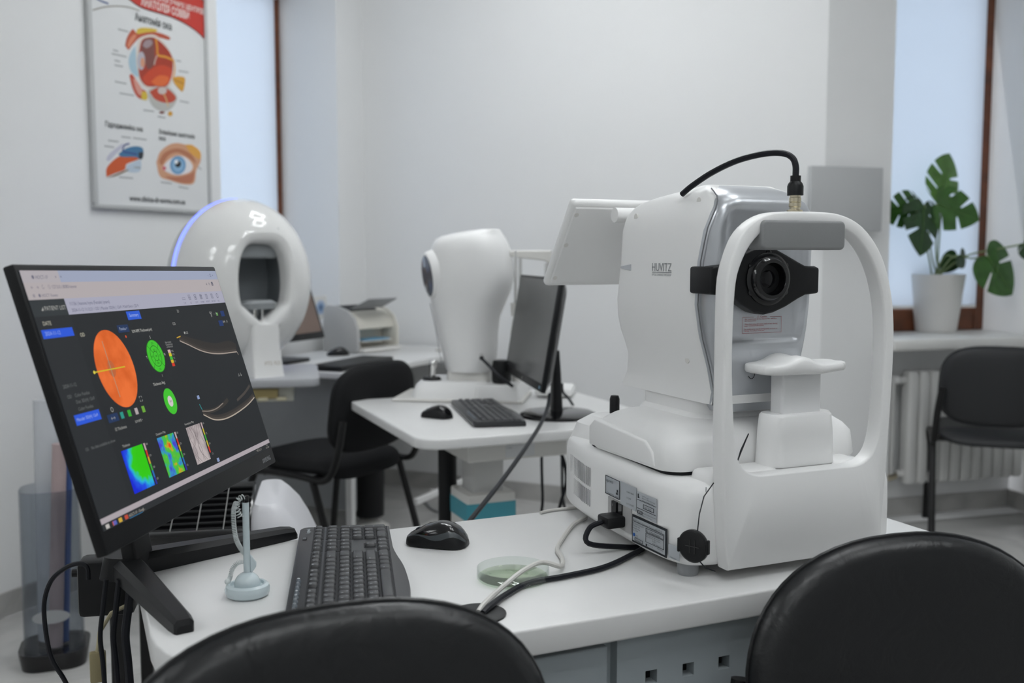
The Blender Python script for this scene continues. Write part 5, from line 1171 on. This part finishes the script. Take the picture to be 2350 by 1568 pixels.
pr3 = tag(MB().tube([(BX.x + .02, BX.y - .04, .06), (BX.x + .05, BX.y - .03, .66)], .02, 14).build('paper_roll', mat('pink_sheet', (.42, .33, .33), .6)), 'dull pink rolled sheet standing in the clear bin', 'paper roll')
# ================================================================ FRAMED EYE POSTER
WN = (DL[1], -DL[0], 0)
def wl(x, y): return onplane(x, y, (L0[0], L0[1], 0), WN)
po0 = wl(209, 478); 
po = thing('eye_poster', 'framed poster of eye anatomy with red corner hanging on the wall', 'poster', po0, RZL)
def ploc(x, y):
    v = wl(x, y) - po0; return (v.x * DL[0] + v.y * DL[1], v.z)
PWd = ploc(478, 482)[0]; PHt = .885
M_alu = mat('poster_frame', (.55, .56, .56), .35, metal=.6)
for a, b_, c_, d_ in ((PWd / 2, .008, PWd, .016), (PWd / 2, PHt - .008, PWd, .016)): MB().rbox((a, -.012, b_), (c_, .024, d_), .003, 1).build('frame_rail', M_alu, po)
for a in (.008, PWd - .008): MB().rbox((a, -.012, PHt / 2), (.016, .024, PHt - .032), .003, 1).build('frame_stile', M_alu, po)
sheet = MB().box((PWd / 2, -.012, PHt / 2), (PWd - .03, .004, PHt - .03)).build('sheet', mat('poster_paper', (.74, .75, .75), .3), po)
def K_(cx, cy): return ploc(180 + cx / 3.136, cy / 3.136)
PL = [0]
def art(pts, hexc, l=1, name='print', smooth=True):
    P = [Vector((*K_(*p), 0)) for p in pts]
    if smooth: P = catmull(P + [P[0]], 4)[:-1]
    y = -.0142 - .0002 * l
    return MB().add([(p.x, y, p.y) for p in P], [list(range(len(P)))]).build(name, ink(hexc, .35), sheet, smooth=0, fix=False)
def disc(cx, cy, rx, ry, hexc, l=3): return art([(cx + rx * math.cos(R(a)), cy + ry * math.sin(R(a))) for a in range(0, 360, 20)], hexc, l)
def stroke(pts, w, hexc, l=3):
    P = catmull([Vector((*K_(*p), 0)) for p in pts], 5); y = -.0142 - .0002 * l; vv = []; ff = []
    for i, p in enumerate(P):
        t = (P[min(i + 1, len(P) - 1)] - P[max(i - 1, 0)]).normalized(); vv += [(p.x - t.y * w, y, p.y + t.x * w), (p.x + t.y * w, y, p.y - t.x * w)]
        if i: ff.append((2 * i - 2, 2 * i - 1, 2 * i + 1, 2 * i))
    return MB().add(vv, ff).build('print', ink(hexc, .35), sheet, smooth=0, fix=False)
def ptext(t, a, b_, hgt, hexc, l=4):
    x0, z0 = K_(*a); x1, z1 = K_(*b_); return MB().text(t, hgt, XZ(x0, (z0 + z1) / 2, -.0142 - .0002 * l), 'l', x1 - x0, bold=True).build('print_text', ink(hexc, .4), sheet, smooth=0, fix=False)
ztopc = PHt - .016; xr = PWd - .016
def artL(pts, hexc, l, name='print'):
    y = -.0142 - .0002 * l; return MB().add([(x, y, z) for x, z in pts], [list(range(len(pts)))]).build(name, ink(hexc, .35), sheet, smooth=0, fix=False)
cur = [K_(*p) for p in ((345, 0), (400, 38), (460, 66), (560, 96), (650, 125), (730, 162), (800, 205), (850, 245), (895, 290))]
artL([(.14, ztopc)] + cur[:-1] + [(xr, cur[-1][1]), (xr, ztopc)], 'c4392f', 1, 'red_corner')
stroke(((330, -12), (400, 40), (460, 68), (560, 98), (650, 127), (730, 164), (800, 207), (850, 247), (893, 290)), .0022, '5c2420', 2)
stroke(((80, 76), (160, 55), (250, 47), (340, 55), (420, 80)), .0022, '8f8a80', 2); stroke(((80, -30), (130, 5), (195, 30)), .003, '2f4a86', 2)
ptext('\u041e\u0424\u0422\u0410\u041b\u042c\u041c\u041e\u041b\u041e\u0413\u0406\u0427\u041d\u0418\u0425 \u0426\u0415\u041d\u0422\u0420\u0406\u0412', (372, -52), (880, 108), .028, 'e6dcd8')
ptext('\u0410\u041d\u0410\u0422\u041e\u041b\u0406\u042f \u0421\u041e\u0412\u0412\u0418', (430, 42), (777, 140), .040, 'eee6e2')
ptext('\u0410\u043d\u0430\u0442\u043e\u043c\u0456\u044f \u043e\u043a\u0430', (385, 150), (650, 218), .040, '4a4c4c')
ptext('\u0413\u0456\u0434\u0440\u043e\u0434\u0438\u043d\u0430\u043c\u0456\u043a\u0430 \u043e\u043a\u0430', (172, 912), (442, 948), .026, '4a4c4c')
ptext('\u0417\u043e\u0432\u043d\u0456\u0448\u043d\u044f \u0430\u043d\u0430\u0442\u043e\u043c\u0456\u044f', (558, 968), (816, 996), .024, '4a4c4c'); ptext('\u043e\u043a\u0430', (558, 1010), (606, 1014), .024, '4a4c4c')
ptext('www.clinica-dr-sovva.com.ua', (346, 1448), (748, 1470), .030, '3a3c3e')
# section through the eyeball
art([(315, 330), (330, 270), (370, 212), (400, 240), (470, 228), (560, 238), (634, 268), (630, 290), (560, 272), (480, 258), (420, 275), (370, 325), (340, 360)], 'b9553c', 1)
art([(330, 330), (350, 280), (380, 250), (395, 265), (360, 320), (345, 345)], 'd98a6c', 2); art([(400, 215), (440, 201), (530, 210), (545, 228), (470, 236), (402, 246)], 'd6b744', 2)
art([(395, 380), (412, 290), (460, 258), (530, 255), (600, 310), (650, 390), (672, 455), (664, 560), (620, 640), (540, 650), (470, 645), (420, 590), (396, 480)], 'd8d0c8', 2)
art([(414, 380), (432, 300), (470, 274), (530, 276), (600, 332), (648, 400), (660, 470), (648, 560), (608, 628), (540, 625), (470, 622), (424, 570), (410, 480)], 'a83a26', 3)
art([(428, 360), (440, 300), (472, 280), (518, 284), (528, 380), (520, 470), (480, 500), (450, 430)], '7c4a44', 4); art([(440, 330), (460, 295), (500, 290), (510, 320), (470, 350)], 'a08c90', 5)
art([(440, 560), (500, 500), (580, 470), (650, 500), (646, 560), (604, 622), (520, 618), (460, 605)], 'c9482a', 4); art([(500, 590), (560, 545), (630, 560), (604, 615), (540, 618)], 'de6a34', 5)
stroke(((536, 282), (545, 340), (552, 398), (605, 412), (664, 436)), .0042, 'dc9a34', 6); stroke(((664, 436), (672, 500), (660, 570)), .003, 'dc9a34', 6); stroke(((545, 400), (530, 440), (524, 470)), .0022, 'cfc2b8', 6)
art([(388, 330), (352, 390), (340, 450), (360, 520), (412, 556), (396, 470), (392, 390)], 'aac6d4', 3); disc(430, 440, 28, 66, 'b9b6c0', 5); disc(440, 452, 16, 36, 'd49a7c', 6)
art([(656, 566), (690, 552), (742, 560), (746, 600), (730, 660), (700, 640), (668, 600)], 'd39a34', 3); stroke(((665, 575), (700, 590), (735, 606)), .002, 'a8701e', 4)
art([(345, 545), (370, 540), (430, 632), (470, 664), (472, 718), (410, 706), (370, 640)], 'bb5140', 2); art([(372, 570), (392, 575), (440, 650), (420, 690), (390, 640)], 'd6988a', 3); art([(438, 660), (470, 668), (472, 720), (432, 712)], 'd4b840', 4)
art([(478, 655), (540, 618), (620, 624), (686, 690), (680, 740), (640, 790), (580, 802), (520, 772), (486, 712)], 'b9b9b4', 3); art([(490, 662), (550, 632), (620, 642), (680, 700), (660, 735), (600, 742), (530, 716)], 'bb4a34', 4)
disc(582, 655, 32, 26, 'ccc0bc', 5); stroke(((590, 672), (612, 720), (625, 770)), .003, 'd8b27a', 5); disc(640, 820, 17, 18, 'cf9a38', 4); disc(580, 812, 20, 9, '7a3a34', 4)
# aqueous flow and outer eye
art([(178, 1150), (200, 1110), (260, 1060), (300, 1035), (300, 1060), (250, 1110), (200, 1160)], 'c2c2d0', 2); art([(180, 1275), (185, 1205), (262, 1132), (330, 1125), (420, 1130), (402, 1152), (326, 1182), (312, 1222), (240, 1250)], 'cc5c30', 3)
art([(266, 1110), (320, 1070), (390, 1054), (440, 1068), (446, 1110), (432, 1150), (390, 1132), (290, 1130)], '44789f', 4); art([(410, 1100), (445, 1098), (440, 1140), (415, 1145)], '30343c', 5); art([(330, 1190), (400, 1158), (430, 1160), (420, 1235), (340, 1240), (322, 1220)], 'bccbd8', 2)
stroke(((345, 1036), (310, 1048), (300, 1090), (360, 1105), (400, 1112)), .003, '3a4684', 6); art([(182, 1282), (250, 1255), (330, 1222), (330, 1232), (250, 1268)], '7d6a52', 4)
art([(540, 1170), (570, 1092), (650, 1036), (740, 1040), (830, 1092), (862, 1150), (828, 1230), (812, 1318), (740, 1328), (640, 1300), (566, 1270)], 'cf9c7c', 2); art([(560, 1160), (600, 1100), (690, 1070), (790, 1110), (826, 1180), (790, 1150), (700, 1100), (630, 1120), (580, 1190)], 'b47454', 3)
art([(600, 1270), (700, 1275), (790, 1250), (815, 1225), (800, 1310), (730, 1318), (640, 1292)], 'b9765a', 3)
art([(580, 1215), (620, 1160), (690, 1122), (760, 1140), (802, 1195), (780, 1240), (700, 1262), (630, 1246)], 'e2e0e2', 4); disc(695, 1190, 57, 66, '6c9ac2', 5); disc(695, 1192, 40, 46, '8db6d6', 6); disc(695, 1182, 22, 24, '1e1e22', 7); disc(682, 1166, 13, 15, 'eef0f2', 8); disc(597, 1212, 13, 14, 'c8566a', 5)
art([(748, 1042), (800, 1046), (856, 1092), (857, 1146), (818, 1130), (776, 1092)], 'dca24a', 4)
for a, b_ in (((264, 212), (340, 232)), ((228, 362), (266, 372)), ((218, 388), (326, 412)), ((238, 436), (280, 446)), ((238, 470), (300, 482)), ((240, 588), (326, 606)), ((275, 672), (380, 690)), ((680, 438), (718, 444)), ((700, 512), (772, 524)), ((708, 728), (776, 742)), ((446, 794), (524, 804)), ((550, 840), (606, 850)), ((192, 1012), (268, 1022)), ((288, 985), (356, 994)), ((372, 994), (470, 1008)), ((165, 1052), (236, 1062)), ((272, 1276), (372, 1284)), ((572, 1312), (652, 1322)), ((700, 1345), (772, 1358)), ((838, 1200), (866, 1222)), ((380, 1204), (428, 1210))):
    stroke((a, ((a[0] + b_[0]) / 2, (a[1] + b_[1]) / 2), b_), .0026, 'a3a6a6', 2)

# ================================================================ MONSTERA ON THE SILL
pc = atz(2146, 760, .842)
pl_ = thing('potted_monstera', 'monstera plant with split leaves in a white pot on the window sill', 'plant', (pc.x, pc.y, .8415), RZR)
MB().lathe([(.0001, 0), (.092, 0), (.096, .004), (.128, .268), (.130, .276), (.124, .276), (.120, .25), (.0001, .25)], 40).build('pot', M_pot, pl_)
MB().lathe([(.0001, .256), (.08, .258), (.1205, .252)], 24).build('soil', M_soil, pl_)
M_leafs = [mat('leaf_dark', (.018, .060, .014), .38, var=.25, vscale=20), mat('leaf_mid', (.040, .120, .020), .35, var=.25, vscale=20), mat('leaf_bright', (.075, .19, .025), .35, var=.25, vscale=18)]
def leaf_poly(sc_, slits, seed):
    rd = random.Random(seed); base = []
    right = [(0, 0), (.10, .10), (.27, .14), (.42, .06), (.50, -.10), (.52, -.30), (.46, -.52), (.34, -.74), (.18, -.92), (0, -1.05)]
    P = catmull([Vector((x, y, 0)) for x, y in right], 5)
    def side(sg):
        out = []; cut = [int(len(P) * f) for f in slits]
        for i, p in enumerate(P):
            out.append((p.x * sg, p.y))
            if i in cut:
                inx, iny = .14 + .05 * rd.random(), p.y + .16
                q = P[min(i + 3, len(P) - 1)]
                out += [(inx * sg * 1.05, iny + .03), (inx * sg * .85, iny - .02), (inx * sg * 1.1, iny - .06), (q.x * sg * .98, q.y)]
        return out
    def side_clean(sg):
        res = []; skip = 0; cut = {int(len(P) * f) for f in slits}
        i = 0
        while i < len(P):
            p = P[i]; res.append((p.x * sg, p.y))
            if i in cut and i + 2 < len(P):
                q = P[i + 2]; k = .15 + .08 * rd.random(); mx, my = (p.x + q.x) / 2, (p.y + q.y) / 2
                ix, iy = mx * .30, my + .20 * (1 - .3 * abs(my))
                res += [((ix + .02) * sg, iy + .012), (ix * sg, iy - .01), ((ix + .025) * sg, iy - .035)]
                i += 2; continue
            i += 1
        return res
    a = side_clean(1); b_ = side_clean(-1)[::-1]
    return [(x * sc_, y * sc_) for x, y in a[:-1] + b_[:-1]]
def add_leaf(px_, size, roll, Yd, m, slits=(.42, .58, .72), pitch=0, yaw=0, seed=1):
    c = aty(px_[0], px_[1], Yd); loc = (Matrix.Rotation(-RZR, 4, 'Z') @ (c - Vector((pc.x, pc.y, .8415))))
    pts = leaf_poly(size, slits, seed)
    mb = MB(); f = lambda x, y, o: (x, o + .22 * x * x / size + .10 * (y + size / 2) ** 2 / size, y)
    mb.loft([[f(x, y, .0006) for x, y in pts], [f(x, y, -.0006) for x, y in pts]])
    lf = mb.build('leaf', m, pl_, loc, (pitch, roll, yaw), smooth=0)
    MB().tube([f(0, 0, -.0014), f(0, -.4 * size, -.0014), f(0, -.98 * size, -.0012)], [.0022, .0016, .0006], 5).build('midrib', mat('leaf_vein', (.10, .20, .05), .5), lf)
    MB().tube(catmull([(loc.x, loc.y, loc.z), (loc.x * .75 + .01, loc.y * .6, loc.z * .75 + .08), (loc.x * .35, loc.y * .3, .36), (random.uniform(-.03, .03), random.uniform(-.03, .03), .256)], 5), .0042, 7).build('stem', mat('stem_green', (.20, .27, .12), .45), pl_)
Y0 = pc.y
add_leaf((2163, 446), .215, R(205), Y0 - .10, M_leafs[2], (.36, .52, .68), R(12), R(8), 1)
add_leaf((2150, 468), .20, R(-68), Y0 - .12, M_leafs[1], (.40, .56, .72), R(-10), R(-12), 2)
add_leaf((2122, 470), .235, R(12), Y0 - .15, M_leafs[0], (.40, .56, .70), R(-8), R(10), 3)
add_leaf((2098, 476), .17, R(78), Y0 - .11, M_leafs[1], (.38, .55, .70), R(15), R(15), 4)
add_leaf((2196, 588), .10, R(35), Y0 - .03, M_leafs[0], (), R(20), R(-10), 5)
add_leaf((2268, 588), .235, R(-42), Y0 - .18, M_leafs[1], (.62,), R(-5), R(12), 6)
add_leaf((2205, 585), .09, R(-50), Y0 - .10, M_leafs[0], (), R(10), R(20), 7)
add_leaf((2350, 560), .08, R(-30), Y0 - .24, M_leafs[0], (.5,), R(10), R(10), 8)
bpy.context.view_layer.update()
